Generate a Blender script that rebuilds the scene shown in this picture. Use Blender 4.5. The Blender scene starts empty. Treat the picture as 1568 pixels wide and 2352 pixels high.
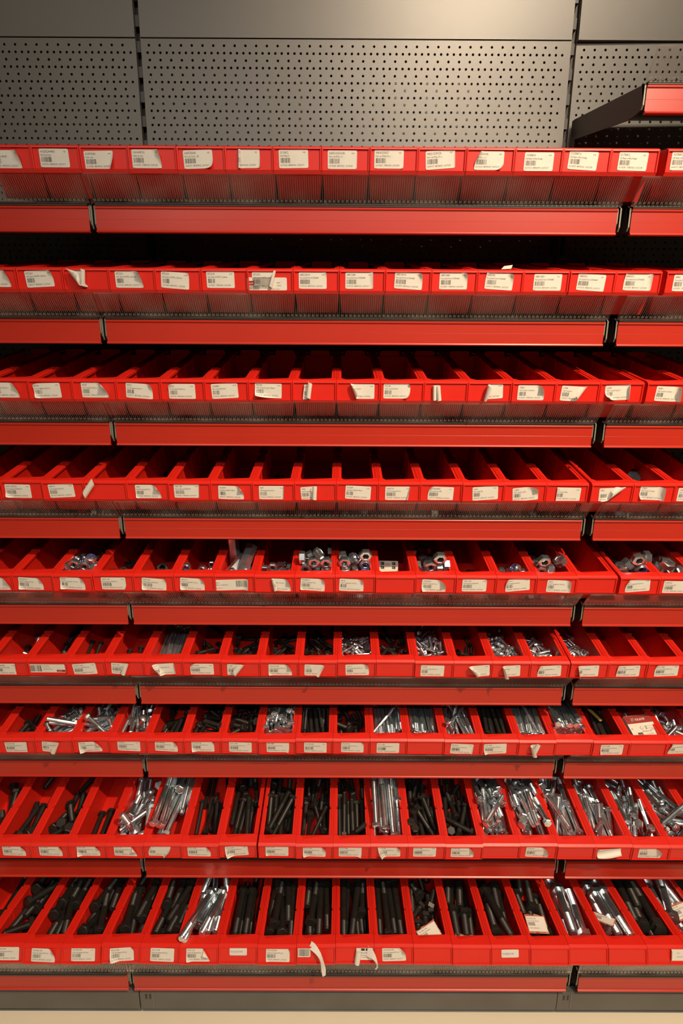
import bpy, math, random
from mathutils import Vector, Matrix
C = bpy.context.scene
COL = C.collection
rnd = random.Random(7)
R = math.radians

# ------------------------------------------------------------------ camera
H = 1.394                                   # lens height above the floor
F = 1147.24                                 # focal length in pixels of a 1568 x 2352 frame
PIT, YAW, ROL = 0.2246, 0.0018, 0.0052
cp, sp, cy, sy, cr, sr = math.cos(PIT), math.sin(PIT), math.cos(YAW), math.sin(YAW), math.cos(ROL), math.sin(ROL)
FWD = Vector((sy*cp, cy*cp, -sp)); _r = Vector((cy, -sy, 0)); _u = _r.cross(FWD)
RT = cr*_r + sr*_u; UP = -sr*_r + cr*_u
cd = bpy.data.cameras.new('camera'); cam = bpy.data.objects.new('camera', cd); COL.objects.link(cam)
cam.matrix_world = Matrix(((RT.x, UP.x, -FWD.x, 0), (RT.y, UP.y, -FWD.y, 0), (RT.z, UP.z, -FWD.z, H), (0, 0, 0, 1)))
cd.sensor_fit = 'VERTICAL'; cd.sensor_height = 36; cd.lens = F/2352*36; cd.clip_start = .02
C.camera = cam

# ------------------------------------------------------------------ world, lamps, exposure
C.view_settings.view_transform = 'Standard'; C.view_settings.look = 'None'
C.view_settings.gamma = 1; C.view_settings.use_curve_mapping = False
C.view_settings.exposure = -0.17
w = bpy.data.worlds.new('world'); C.world = w; w.use_nodes = True
w.node_tree.nodes['Background'].inputs[0].default_value = (1, .8, .58, 1)
w.node_tree.nodes['Background'].inputs[1].default_value = .045

def lamp(name, kind, loc, energy, color, tgt=None, **kw):
    l = bpy.data.lights.new(name, kind); l.energy = energy; l.color = color
    for k, v in kw.items(): setattr(l, k, v)
    o = bpy.data.objects.new(name, l); COL.objects.link(o); o.location = loc
    if tgt: o.rotation_euler = (Vector(tgt)-Vector(loc)).to_track_quat('-Z', 'Y').to_euler()
    return o
WARM = (1, .76, .51)
lamp('ceiling_spot', 'SPOT', (1.10, -.5, H+1.62), 350, WARM, (.25, 1.0, .38), spot_size=R(68), spot_blend=.9, shadow_soft_size=.03)
lamp('ceiling_spot', 'SPOT', (.62, -.25, H+2.05), 200, WARM, (.38, 1.36, H+1.0), spot_size=R(44), spot_blend=1, shadow_soft_size=.05)
lamp('ceiling_spot', 'SPOT', (-1.0, -1.4, H+1.7), 22, WARM, (0, 1.0, .4), spot_size=R(90), spot_blend=.7, shadow_soft_size=.08)  # weak spot from the left, added as fill
for x_ in (-1.5, .2, 1.9): lamp('reflection_strip', 'AREA', (x_, -2.4, 3.55), 22, (1, .96, .90), (x_, -1.2, 0), shape='RECTANGLE', size=.9, size_y=.12)  # unseen strips added behind the camera for reflections in the zinc
lamp('bounce_fill', 'AREA', (.5, -.9, 3.55), 34, (1, .92, .80), (0, -.6, 0), shape='RECTANGLE', size=2.4, size_y=.25)  # added fill: lights the floor so it bounces onto the bin fronts

# ------------------------------------------------------------------ materials
def mat(name, col, rough=.5, metal=0, spec=.5, noise=None, bump=None, coat=0):
    m = bpy.data.materials.new(name); m.use_nodes = True; nt = m.node_tree
    b = nt.nodes['Principled BSDF']
    b.inputs['Base Color'].default_value = (*col, 1); b.inputs['Roughness'].default_value = rough
    b.inputs['Metallic'].default_value = metal; b.inputs['Specular IOR Level'].default_value = spec
    b.inputs['Coat Weight'].default_value = coat; b.inputs['Coat Roughness'].default_value = .15
    tc = nt.nodes.new('ShaderNodeTexCoord')
    if noise:                                # (scale, second colour)
        n = nt.nodes.new('ShaderNodeTexNoise'); n.inputs['Scale'].default_value = noise[0]; n.inputs['Detail'].default_value = 6
        nt.links.new(tc.outputs['Object'], n.inputs['Vector'])
        cr_ = nt.nodes.new('ShaderNodeValToRGB'); cr_.color_ramp.elements[0].color = (*col, 1); cr_.color_ramp.elements[1].color = (*noise[1], 1)
        cr_.color_ramp.elements[0].position = .35; cr_.color_ramp.elements[1].position = .75
        nt.links.new(n.outputs['Fac'], cr_.inputs[0]); nt.links.new(cr_.outputs[0], b.inputs['Base Color'])
    if bump:                                 # (scale, strength)
        n = nt.nodes.new('ShaderNodeTexNoise'); n.inputs['Scale'].default_value = bump[0]; n.inputs['Detail'].default_value = 3
        nt.links.new(tc.outputs['Object'], n.inputs['Vector'])
        bp = nt.nodes.new('ShaderNodeBump'); bp.inputs['Strength'].default_value = bump[1]; bp.inputs['Distance'].default_value = .0004
        nt.links.new(n.outputs['Fac'], bp.inputs['Height']); nt.links.new(bp.outputs[0], b.inputs['Normal'])
    return m
M = dict(
    bin=mat('red_plastic', (.70, .018, .008), .40, spec=.5, noise=(14, (.64, .015, .007)), bump=(900, .25)),
    rail=mat('red_price_rail', (.47, .027, .012), .32, spec=.5, noise=(5, (.44, .024, .011)), bump=(1200, .15)),
    board=mat('grey_steel', (.040, .032, .026), .42, .1, noise=(9, (.048, .038, .030)), bump=(1500, .2)),
    panel=mat('grey_panel', (.108, .096, .076), .42, .0, .9, noise=(4, (.098, .087, .069)), bump=(1800, .25)),
    zincedge=mat('zinc_cut_edge', (.25, .25, .195), .5, .2, noise=(60, (.20, .20, .16))),
    paper=mat('white_paper', (.74, .70, .62), .6, noise=(35, (.68, .64, .56))),
    ink=mat('black_ink', (.03, .028, .026), .7, noise=(300, (.05, .045, .04))),
    redink=mat('dark_red_ink', (.30, .015, .012), .6, noise=(90, (.26, .012, .01))),
    blueink=mat('blue_pen_ink', (.10, .13, .42), .6, noise=(200, (.14, .17, .45))),
    floor=mat('beige_floor', (.74, .66, .50), .45, noise=(2.5, (.68, .60, .45)), bump=(60, .15)),
    black=mat('black_oxide_steel', (.026, .023, .020), .42, .5, noise=(60, (.040, .033, .027))),
    zinc=mat('bright_zinc_steel', (.90, .95, .97), .24, .95, noise=(70, (.52, .60, .66))),
    nylon=mat('blue_nylon_insert', (.03, .04, .25), .35, noise=(60, (.04, .05, .3))),
    ceil=mat('dark_ceiling', (.06, .05, .045), .8, noise=(1, (.05, .045, .04))),
    card=mat('white_carton', (.72, .66, .55), .55, noise=(40, (.66, .60, .50))),
)
def clear_plastic():
    m = bpy.data.materials.new('clear_plastic'); m.use_nodes = True; nt = m.node_tree; N = nt.nodes
    N.remove(N['Principled BSDF']); out = N['Material Output']
    tr = N.new('ShaderNodeBsdfTransparent'); tr.inputs[0].default_value = (.97, .96, .95, 1)
    gl = N.new('ShaderNodeBsdfGlossy'); gl.inputs['Roughness'].default_value = .12; gl.inputs[0].default_value = (1, 1, 1, 1)
    df = N.new('ShaderNodeBsdfDiffuse'); df.inputs[0].default_value = (.8, .76, .70, 1)
    lw = N.new('ShaderNodeLayerWeight'); lw.inputs[0].default_value = .10
    nz = N.new('ShaderNodeTexNoise'); nz.inputs['Scale'].default_value = 12
    tc = N.new('ShaderNodeTexCoord'); nt.links.new(tc.outputs['Object'], nz.inputs[0])
    mr = N.new('ShaderNodeMapRange'); mr.inputs[1].default_value = .4; mr.inputs[2].default_value = .7
    mr.inputs[3].default_value = .0; mr.inputs[4].default_value = .07; nt.links.new(nz.outputs[0], mr.inputs[0])
    a = N.new('ShaderNodeMixShader'); nt.links.new(mr.outputs[0], a.inputs[0]); nt.links.new(tr.outputs[0], a.inputs[1]); nt.links.new(df.outputs[0], a.inputs[2])
    b = N.new('ShaderNodeMixShader'); nt.links.new(lw.outputs['Fresnel'], b.inputs[0]); nt.links.new(a.outputs[0], b.inputs[1]); nt.links.new(gl.outputs[0], b.inputs[2])
    nt.links.new(b.outputs[0], out.inputs[0]); return m
M['clear'] = clear_plastic(); M['rib'] = M['clear'].copy(); M['rib'].name = 'clear_plastic_rib'
for n_ in M['rib'].node_tree.nodes:
    if n_.type == 'MAP_RANGE': n_.inputs[3].default_value = .09; n_.inputs[4].default_value = .17
M['kick'] = mat('warm_grey_steel', (.115, .112, .102), .4, .1, noise=(9, (.09, .083, .07)), bump=(1500, .2))

# ------------------------------------------------------------------ helpers
class MB:
    def __init__(s): s.v = []; s.f = []; s.m = []
    def add(s, vs, fs, m=0, M4=None):
        n = len(s.v); s.v += [tuple(M4 @ Vector(p)) for p in vs] if M4 else [tuple(p) for p in vs]
        s.f += [tuple(i+n for i in f) for f in fs]; s.m += [m]*len(fs)
    def box(s, x0, x1, y0, y1, z0, z1, m=0, M4=None):
        s.add([(x0,y0,z0),(x1,y0,z0),(x1,y1,z0),(x0,y1,z0),(x0,y0,z1),(x1,y0,z1),(x1,y1,z1),(x0,y1,z1)],
              [(0,3,2,1),(4,5,6,7),(0,1,5,4),(1,2,6,5),(2,3,7,6),(3,0,4,7)], m, M4)
    def prism(s, prof, x0, x1, m=0, M4=None):      # closed (y, z) outline swept along x
        n = len(prof)
        s.add([(x0, a, b) for a, b in prof]+[(x1, a, b) for a, b in prof],
              [tuple(range(n))[::-1], tuple(range(n, 2*n))]+[(i, (i+1) % n, (i+1) % n+n, i+n) for i in range(n)][::1], m, M4)
    def quad(s, a, b, c, d, m=0): s.add([a, b, c, d], [(0,1,2,3)], m)
    def lathe(s, prof, n=12, m=0, M4=None, cap=True, hexa=None):   # (radius, z) profile about z
        vs = []; fs = []
        for r, z in prof:
            for i in range(n):
                a = 2*math.pi*i/n; vs.append((r*math.cos(a), r*math.sin(a), z))
        for j in range(len(prof)-1):
            for i in range(n): fs.append((j*n+i, j*n+(i+1) % n, (j+1)*n+(i+1) % n, (j+1)*n+i))
        if cap: fs.append(tuple(range(n))[::-1]); fs.append(tuple((len(prof)-1)*n+i for i in range(n)))
        s.add(vs, fs, m, M4)
    def mesh(s, name, mats, smooth=None):
        me = bpy.data.meshes.new(name); me.from_pydata(s.v, [], s.f)
        for k in mats: me.materials.append(M[k])
        me.polygons.foreach_set('material_index', s.m)
        if smooth:
            me.polygons.foreach_set('use_smooth', [True]*len(me.polygons))
            me.update(); me.set_sharp_from_angle(angle=R(smooth))
        me.update(); return me
    def build(s, name, mats, parent=None, smooth=None):
        return obj(name, s.mesh(name, mats, smooth), parent)
def obj(name, me, parent=None):
    o = bpy.data.objects.new(name, me); COL.objects.link(o)
    if parent: o.parent = parent
    return o
def empty(name, loc, rot=(0, 0, 0)):
    o = bpy.data.objects.new(name, None); COL.objects.link(o); o.location = loc; o.rotation_euler = rot; o.empty_display_size = .02
    return o
def tag(o, label=None, cat=None, group=None, kind=None):
    for k, v in (('label', label), ('category', cat), ('group', group), ('kind', kind)):
        if v: o[k] = v
    return o
ORD = 'zeroth first second third fourth fifth sixth seventh eighth ninth tenth eleventh twelfth thirteenth fourteenth fifteenth sixteenth seventeenth eighteenth nineteenth twentieth'.split()
def ray(u, v): return (FWD*F + RT*(u-784) - UP*(v-1176))
def at_y(u, v, Y):                               # point where the pixel's sight line meets the plane y = Y
    d = ray(u, v); return Vector((0, 0, H)) + d*(Y/d.y)
def on_plane(u, v, P, n):
    d = ray(u, v); O = Vector((0, 0, H)); return O + d*((P-O).dot(n)/d.dot(n))

# ------------------------------------------------------------------ lay-out of the shelving (metres)
XC = .0308; YF = 1.0399; YB = 1.3559; DH = .2002
JL, JR = XC-.5, XC+.5                              # bay joints
def shelf_pos(k):                                 # front top edge of the price rail; k = 0 is the short shelf top right
    if k == 8: return .978, H-1.0814
    if k == 9: return .8669, H-1.2695
    return YF, H+.3478-DH*(k-1)
TILT = {k: R(16) for k in range(9)}; TILT[8] = R(14); TILT[9] = R(-4.5)
BAYS = {'left': (JL-1.0+.0135, JL-.0066), 'middle': (JL+.0066, JR-.0135), 'right': (JR+.0135, JR+1.0-.0066)}
ROWN = ['short upper right', 'top', 'second', 'third', 'fourth', 'fifth', 'sixth', 'seventh', 'eighth', 'bottom']

# ------------------------------------------------------------------ room
f_ = MB(); f_.box(-3, 3, -3, 3, -.02, 0); tag(f_.build('floor', ['floor']), kind='structure')
f_ = MB(); f_.box(-3, 3, -3, 3, 3.62, 3.66); tag(f_.build('ceiling', ['ceil']), kind='structure')
f_ = MB(); f_.box(-3, 3, 1.62, 1.66, 0, 3.62); tag(f_.build('wall_back', ['ceil']), kind='structure')

# ------------------------------------------------------------------ back panels and uprights
Z_SPLIT = H+.801
def perf(mb, x0, x1, z0, z1, y, t=.0012):          # steel sheet with two alternating rows of round holes
    rows = int((z1-z0)/.0145); rh = .0145; r = .0029; top = z1-.006
    for j in range(rows):
        za = top-(j+1)*rh; zb = top-j*rh; zc = (za+zb)/2
        px = .0246 if j % 2 == 0 else .01468; off = .018 if j % 2 == 0 else .014
        xs = []; x = x0+off
        while x < x1-.010: xs.append(x); x += px
        ed = [x0]+[(a+b)/2 for a, b in zip(xs, xs[1:])]+[x1]
        for i, cx in enumerate(xs):
            a, b = ed[i], ed[i+1]
            out = [(a,za),(cx,za),(b,za),(b,zc),(b,zb),(cx,zb),(a,zb),(a,zc)]
            ang = [R(225), R(270), R(315), 0, R(45), R(90), R(135), R(180)]
            inn = [(cx+r*math.cos(t_), zc+r*math.sin(t_)) for t_ in ang]
            vs = [(p[0], y, p[1]) for p in out]+[(p[0], y, p[1]) for p in inn]+[(p[0], y+t, p[1]) for p in inn]
            mb.add(vs, [(k, (k+1) % 8, 8+(k+1) % 8, 8+k) for k in range(8)]+[(8+k, 8+(k+1) % 8, 16+(k+1) % 8, 16+k) for k in range(8)])
    mb.quad((x0,y,top),(x1,y,top),(x1,y,z1),(x0,y,z1)); mb.quad((x0,y,z0),(x1,y,z0),(x1,y,top-rows*rh),(x0,y,top-rows*rh))
    for x, e in ((x0, 1), (x1, -1)): mb.box(min(x, x-e*.0004), max(x, x-e*.0004), y, y+.012, z0, z1)
    mb.box(x0, x1, y, y+.012, z1-.0004, z1)
for nm, x0, x1, dy in (('left', JL-.62, JL-.0063, 0), ('middle', JL+.0063, JR-.0070, 0), ('right', JR+.0085, JR+.62, .0)):
    r = empty('perforated_panel', ((x0+x1)/2, YB, .95)); tag(r, 'grey perforated steel back panel of the %s bay, behind the bins' % nm, 'panel', 'perforated back panels')
    mb = MB(); perf(mb, x0-(x0+x1)/2, x1-(x0+x1)/2, 0, Z_SPLIT-.0012-.95, 0); s1 = mb.build('sheet', ['panel'], r)
    mb = MB(); perf(mb, x0-(x0+x1)/2, x1-(x0+x1)/2, 0, Z_SPLIT-.0012-.95, .055); s1 = mb.build('rear_sheet', ['panel'], r)
    if nm == 'right': r.rotation_euler.z = R(-.8); r.location.y += .003
    mb = MB(); mb.box(x0, x1, YB-.001, YB+.012, Z_SPLIT+.0008, Z_SPLIT+.4)
    o = mb.build('plain_panel', ['panel']); tag(o, 'plain grey steel back panel above the perforated one, %s bay' % nm, 'panel', 'plain back panels')
    if nm == 'right':
        o.location = (0, 0, 0)
    mb = MB(); mb.box(x0, x1, YB, YB+.004, .10, .94)
    o = mb.build('lower_panel', ['panel']); tag(o, 'lower grey steel back panel of the %s bay, in the dark behind the lower bins' % nm, 'panel', 'lower back panels')
for x, sd in ((JL, 'left'), (JR, 'right')):
    mb = MB(); z = .02
    mb.box(x-.022, x+.022, YB+.020, YB+.050, .02, H+1.25)
    while z < H+1.2:
        mb.box(x-.006, x+.0035, YB+.006, YB+.0195, z, z+.022); z += .05
    o = mb.build('slotted_upright', ['board']); tag(o, 'dark slotted steel upright in the gap at the %s end of the middle bay' % sd, 'upright', 'slotted uprights')

# ------------------------------------------------------------------ shelves
def lo(k, p, q):                                  # local (along the tilted shelf, square to it) -> offsets in y and z
    t = TILT[k]; return p*math.cos(t)-q*math.sin(t), p*math.sin(t)+q*math.cos(t)
RAILPROF = [(.0035,-.0005),(.003,.0002),(-.0022,-.0006),(-.0028,-.0016),(-.0026,-.0042),(-.0006,-.0052),(-.0006,-.0222),(-.0007,-.0224),(-.0007,-.0227),(-.0006,-.0229),
            (-.0006,-.0405),(-.0028,-.0420),(-.0034,-.0436),(-.0030,-.0450),(-.0016,-.0457),(.0035,-.0452),(.0035,-.0435),(.0012,-.0425),(.0012,-.006),(.0035,-.0042)]
_cache = {}
def rail_mesh(L):
    key = ('rail', round(L, 4))
    if key not in _cache:
        mb = MB(); mb.prism(RAILPROF, -L/2, L/2); _cache[key] = mb.mesh('price_rail', ['rail'])
    return _cache[key]
def riser_mesh(L, b, t):                          # ribbed clear strip from b to t in (y, z)
    key = ('riser', round(L, 4), b, t)
    if key not in _cache:
        mb = MB(); d = Vector((0, t[0]-b[0], t[1]-b[1])); n = Vector((0, -d.z, d.y)).normalized()
        if n.y > 0: n = -n
        B = Vector((0, *b)); x0, x1 = -L/2, L/2
        def bar(xa, xb, ea, eb, h0, h1, m=0):
            P = [B+d*ea+n*h0, B+d*eb+n*h0, B+d*eb+n*h1, B+d*ea+n*h1]
            mb.prism([(p.y, p.z) for p in P], xa, xb, m)
        bar(x0, x1, 0, 1, 0, .0012)
        bar(x0, x1, .97, 1, .0012, .003); bar(x0, x1, -.02, .06, .0012, .0042)
        x = x0+.010; 
        bar(x0, x0+.0022, 0, 1, .0012, .0035); bar(x1-.0022, x1, 0, 1, .0012, .0035)
        while x < x1-.006:
            bar(x-.0004, x+.0004, .04, .97, .0012, .0022, 1); bar(x+.0035, x+.0043, .04, .97, .0012, .0022, 1); x += .0081
        x = x0+.007
        while x < x1-.006:
            bar(x-.0021, x+.0021, .05, .12, .0012, .0030, 1); x += .0081
        _cache[key] = mb.mesh('clear_riser', ['clear', 'rib'])
    return _cache[key]
def plate(mb, prof, x0, x1, edge=None):           # side plate with lighter cut front edge
    mb.prism(prof, x0, x1, 0)
    if edge: mb.prism(edge, x0-.0001, x1+.0001, 1)
def shelf(k, nm):
    x0, x1 = BAYS[nm]; Y, Z = shelf_pos(k); L = x1-x0; xm = (x0+x1)/2
    r = empty('shelf', (xm, Y, Z))
    if k == 0: lab = 'empty grey shelf high at the right edge, above the top row of bins'
    else: lab = 'grey steel shelf with red price rail, %s bay, under the %s row of bins' % (nm, ROWN[k])
    tag(r, lab, 'shelf', 'red-fronted shelves')
    D = YB-Y-.004; t = TILT[k]
    if k == 9:
        mb = MB(); mb.prism([(.004,-.002),(.004,.010),(.012,.012),(.03,.004),(D,-.030),(D,-.034),(.03,-.002)], x0-xm, x1-xm); mb.build('deck', ['board'], r)
        mb = MB(); mb.box(x0-xm+.001, x1-xm-.001, -.003, .006, .0008, .0105); mb.box(x0-xm+.001, x1-xm-.001, -.0055, -.003, .0012, .0040); mb.box(x0-xm+.001, x1-xm-.001, -.0048, -.003, .0062, .0085)
        mb.build('riser_holder', ['board'], r)
    else:
        La = D/math.cos(t)
        P = [lo(k, .002, .0035), lo(k, La, .0035), lo(k, La, .0022), lo(k, .003, .0022)]
        mb = MB(); mb.prism(P, x0-xm, x1-xm)
        mb.box(x0-xm+.004, x1-xm-.004, .0037, .0052, -.036, .003)
        if k != 8: mb.prism([(-.0015,.0008),(-.0015,.0062),(.0068,.0068),(.0070,.0045),(.002,.003),(.002,.0008)], x0-xm+.001, x1-xm-.001)
        mb.build('deck', ['board'], r)
    rl = obj('price_rail', rail_mesh(L), r)
    if k not in (8,):
        rb, rt = ((-.0010,.0105), (-.0055,.050)) if k == 9 else ((-.0005,.0068), (-.0300,.0440))
        o = obj('clear_riser', riser_mesh(L+.010, rb, rt), r); o.location.x = 0
    # brackets: tapered plates at both ends, pale cut front edges
    def prof(dy, h):
        if k == 9: return [(dy,.006),(dy,-.036),(D,-.06),(D,-.02),(.03,.004)]
        a = lo(k, D/math.cos(t), .001); c = lo(k, .008, .002)
        return [(dy+.002,.004),(dy,.0),(dy,-h+.006),(dy+.004,-h),(.022,-h),(.05,-h+.004),(a[0]-.022,a[1]-.048),(a[0]-.018,a[1]-.095),(a[0],a[1]-.095),(a[0],a[1]),(c[0],c[1])][::-1]
    def edge(dy, h): return [(dy-.0006,.0015),(dy-.0006,-h+.006),(dy+.0036,-h-.0004),(dy+.0046,-h+.0008),(dy+.0012,-h+.007),(dy+.0012,.003),(dy+.010,.008),(dy+.009,.009)][::-1]
    for sd in (-1, 1):
        xe = (x0 if sd < 0 else x1)-xm
        if sd < 0: pls = [(xe-.0034, xe-.0010, .002, .036)]
        else:
            pls = [(xe+.0004, xe+.0026, .002, .030), (xe+.0060, xe+.0084, .002, .037)] if nm == 'middle' else [(xe+.0002, xe+.0022, .002, .030), (xe+.0034, xe+.0056, .002, .037)]
        mb = MB()
        for a, b, dy, h in pls: plate(mb, prof(dy, h), a, b, edge(dy, h))
        mb.build('bracket', ['board', 'zincedge'], r)
    return r
for k in range(1, 10):
    for nm in ('left', 'middle', 'right'): shelf(k, nm)
shelf(0, 'right')
# kick plates under the bottom shelf
for nm, xa, xb in (('left', JL-1.0, JL+.012), ('middle', JL+.0145, JR-.0285), ('right', JR-.027, JR+1.0)):
    Y = .8669+.006; mb = MB()
    mb.prism([(Y,.066),(Y-.003,.062),(Y-.003,.016),(Y+.006,.012),(Y+.006,.004),(Y+.002,.0005),(Y+.012,.0005),(Y+.012,.066)], xa, xb)
    for q in (.012, .021):
        mb.box(xa+q, xa+q+.0045, Y-.0034, Y-.0029, .046, .060, 1)
    mb.box(xa+.0296, xa+.0306, Y-.0040, Y-.0029, .020, .064, 2)
    o = mb.build('kick_plate', ['kick', 'ink', 'zincedge'])
    tag(o, 'grey steel kick plate on the floor under the %s bay' % nm, 'kick plate', 'kick plates')

# ------------------------------------------------------------------ red bins
BT, BG, BL_, HW = (-.0282, .0773), (-.0347, .0435), (-.0326, .0373), .0426
_d = Vector((0, BG[0]-BT[0], BG[1]-BT[1])).normalized(); FN = Vector((0, _d.z, -_d.y))    # outward normal of the label face
if FN.y > 0: FN = -FN
def bin_mesh(L, uo):
    mb = MB(); hb = .0386; s = mb
    def P(x, p, q=None): return (x, p[0], p[1]) if q is None else (x, p, q)
    low = (-.0045, .0368)
    # outer skin
    s.add([(-hb,0,0),(hb,0,0),(hb,L,0),(-hb,L,0)], [(0,3,2,1)])
    s.add([(-hb,0,0),(hb,0,0),(.0421,*low),(-.0421,*low)], [(0,1,2,3)])
    s.add([(-.0421,*low),(.0421,*low),P(HW,BL_),P(-HW,BL_)], [(0,1,2,3)])
    for e in (-1, 1):
        s.add([(e*hb,0,0),(e*hb,L,0),(e*.0415,L,.0745),(e*.0421,-.015,.0745),(e*.0421,*low)], [(0,1,2,3,4)])
    s.add([(-hb,L,0),(hb,L,0),(.0415,L,.068),(-.0415,L,.068)], [(3,2,1,0)])
    # inner skin
    t = .0018; a = .006
    s.add([(-hb+t,a,t),(hb-t,a,t),(hb-t,L-t,t),(-hb+t,L-t,t)], [(0,1,2,3)])
    for e in (-1, 1):
        s.add([(e*(hb-t),a,t),(e*(hb-t),L-t,t),(e*.0384,L-t,.0760),(e*.0384,uo+.010,.0760)], [(0,1,2,3)])
    s.add([(-hb+t,a,t),(hb-t,a,t),(.0384,uo+.010,.076),(.0330,uo+.010,.079),(.0255,uo,.079),(-.0255,uo,.079),(-.033,uo+.010,.079),(-.0384,uo+.010,.076)], [(0,1,2,3,4,5,6,7)])
    s.add([(-hb+t,L-t,t),(hb-t,L-t,t),(.0384,L-t,.068),(-.0384,L-t,.068)], [(0,1,2,3)])
    s.box(-.0415, .0415, L-t, L+.001, .0665, .0682)
    # grip tab at the back
    tb = [(-.0240,.068),(.0240,.068),(.0240,.0765),(.0205,.0799),(-.0205,.0799),(-.0240,.0765)]
    s.add([(x, L-.0016, z) for x, z in tb]+[(x, L+.0008, z) for x, z in tb], [tuple(range(6))[::-1], tuple(range(6, 12))]+[(i,(i+1)%6,(i+1)%6+6,i+6) for i in range(6)])
    # top rim: front shelf with chamfered opening
    z = .0795; uc = uo+.010
    s.add([(-HW,-.0278,.0774),(HW,-.0278,.0774),(HW,-.0225,z),(-HW,-.0225,z),(HW,uc,z),(-HW,uc,z),(.033,uc,z),(-.033,uc,z),(.0255,uo,z),(-.0255,uo,z)],
          [(0,1,2,3),(3,2,8,9),(2,4,6,8),(3,9,7,5)])
    # thin vertical lip round the opening
    s.add([(-.033,uc,z),(-.0255,uo,z),(.0255,uo,z),(.033,uc,z),(-.033,uc,z-.004),(-.0255,uo,z-.004),(.0255,uo,z-.004),(.033,uc,z-.004)], [(0,4,5,1),(1,5,6,2),(2,6,7,3)])
    # side rims: ridges and the notched inner ledge
    for e in (-1, 1):
        def run(xa, xb, za, zb, u0, u1):
            s.box(min(e*xa, e*xb), max(e*xa, e*xb), u0, u1, za, zb)
        run(.0376, .0390, .0745, z, uc-.001, L); run(.0390, .0399, .0745, .0782, uc-.001, L); run(.0399, .0417, .0745, z, uc-.001, L)
        run(.0417, HW, .0730, .0787, -.020, L)
        ns = [.0585+.0625*i for i in range(9) if .0585+.0625*i < L-.02]; u = uc+.0015
        for n_ in ns:
            run(.0330, .0376, .0735, .0778, u, n_); run(.0345, .0376, .0735, .0752, n_, n_+.007)
            run(.0352, .0376, .0735, .0785, n_+.0025, n_+.0045)
            run(.0366, .0384, .0020, .0735, n_+.0030, n_+.0044); u = n_+.007
        run(.0330, .0376, .0735, .0778, u, L-.001)
        run(.0290, .0330, .0735, .0772, L-.006, L-.001)
        s.box(min(e*.0395, e*.0405), max(e*.0395, e*.0405), uc-.0045, uc-.0035, z-.0006, z+.0002)
    # label holder: recessed panel, side ribs, bottom ledge
    T, G, Lp = Vector((0,*BT)), Vector((0,*BG)), Vector((0,*BL_)); n = FN; dd = (G-T).normalized()
    R1 = T+dd*.0022-n*.0024; R2 = G-n*.0024; T2 = T+dd*.0022; xr = .0396
    A = lambda x, p: (x, p.y, p.z)
    s.add([A(-xr,R1),A(xr,R1),A(xr,R2),A(-xr,R2)], [(0,3,2,1)])
    s.add([A(-xr,T2),A(xr,T2),A(xr,R1),A(-xr,R1)], [(0,3,2,1)])
    s.add([A(-xr,R2),A(xr,R2),A(xr,G),A(-xr,G)], [(0,3,2,1)])
    s.add([(-HW,-.0278,.0774),(HW,-.0278,.0774),A(HW,T2),A(-HW,T2)], [(0,3,2,1)])
    s.add([A(-HW,G),A(HW,G),A(HW,Lp),A(-HW,Lp)], [(0,3,2,1)])
    for e in (-1, 1):
        q = [(xr, -.0024), (xr+.0005, .0), (xr+.0012, .0004), (HW-.0006, .0004), (HW, -.0003), (HW, -.004)]
        vs = [(e*x, *(T+dd*.0008+n*h)[1:]) for x, h in q]+[(e*x, *(G+dd*.0004+n*h)[1:]) for x, h in q]
        s.add(vs, [(i, i+1, i+7, i+6) for i in range(5)]+[(0,1,2,3,4,5),(6,7,8,9,10,11)])
    # outer corner fillers beside the label holder
    for e in (-1, 1):
        s.add([A(e*HW,T),A(e*HW,G),A(e*HW,Lp),(e*.0421,*low),(e*.0421,-.012,.0745),(e*HW,-.0225,z)], [(0,1,2,3,4,5)])
    me = s.mesh('storage_bin', ['bin'])
    return me
BINME = {'A': bin_mesh(.265, -.0157), 'B': bin_mesh(.340, -.0127), 'C': bin_mesh(.445, -.0102)}
TREL = {k: (-.0378, .0827) for k in range(1, 8)}; TREL[8] = (-.0383, .0853); TREL[9] = (-.0093, .0913)
def bin_frame(k):                                  # origin (y, z) of the bins of a row
    Y, Z = shelf_pos(k); t = TILT[k]; c, s_ = math.cos(t), math.sin(t)
    return Y+TREL[k][0]-(BT[0]*c-BT[1]*s_), Z+TREL[k][1]-(BT[0]*s_+BT[1]*c)
PITCH = .0857
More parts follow.
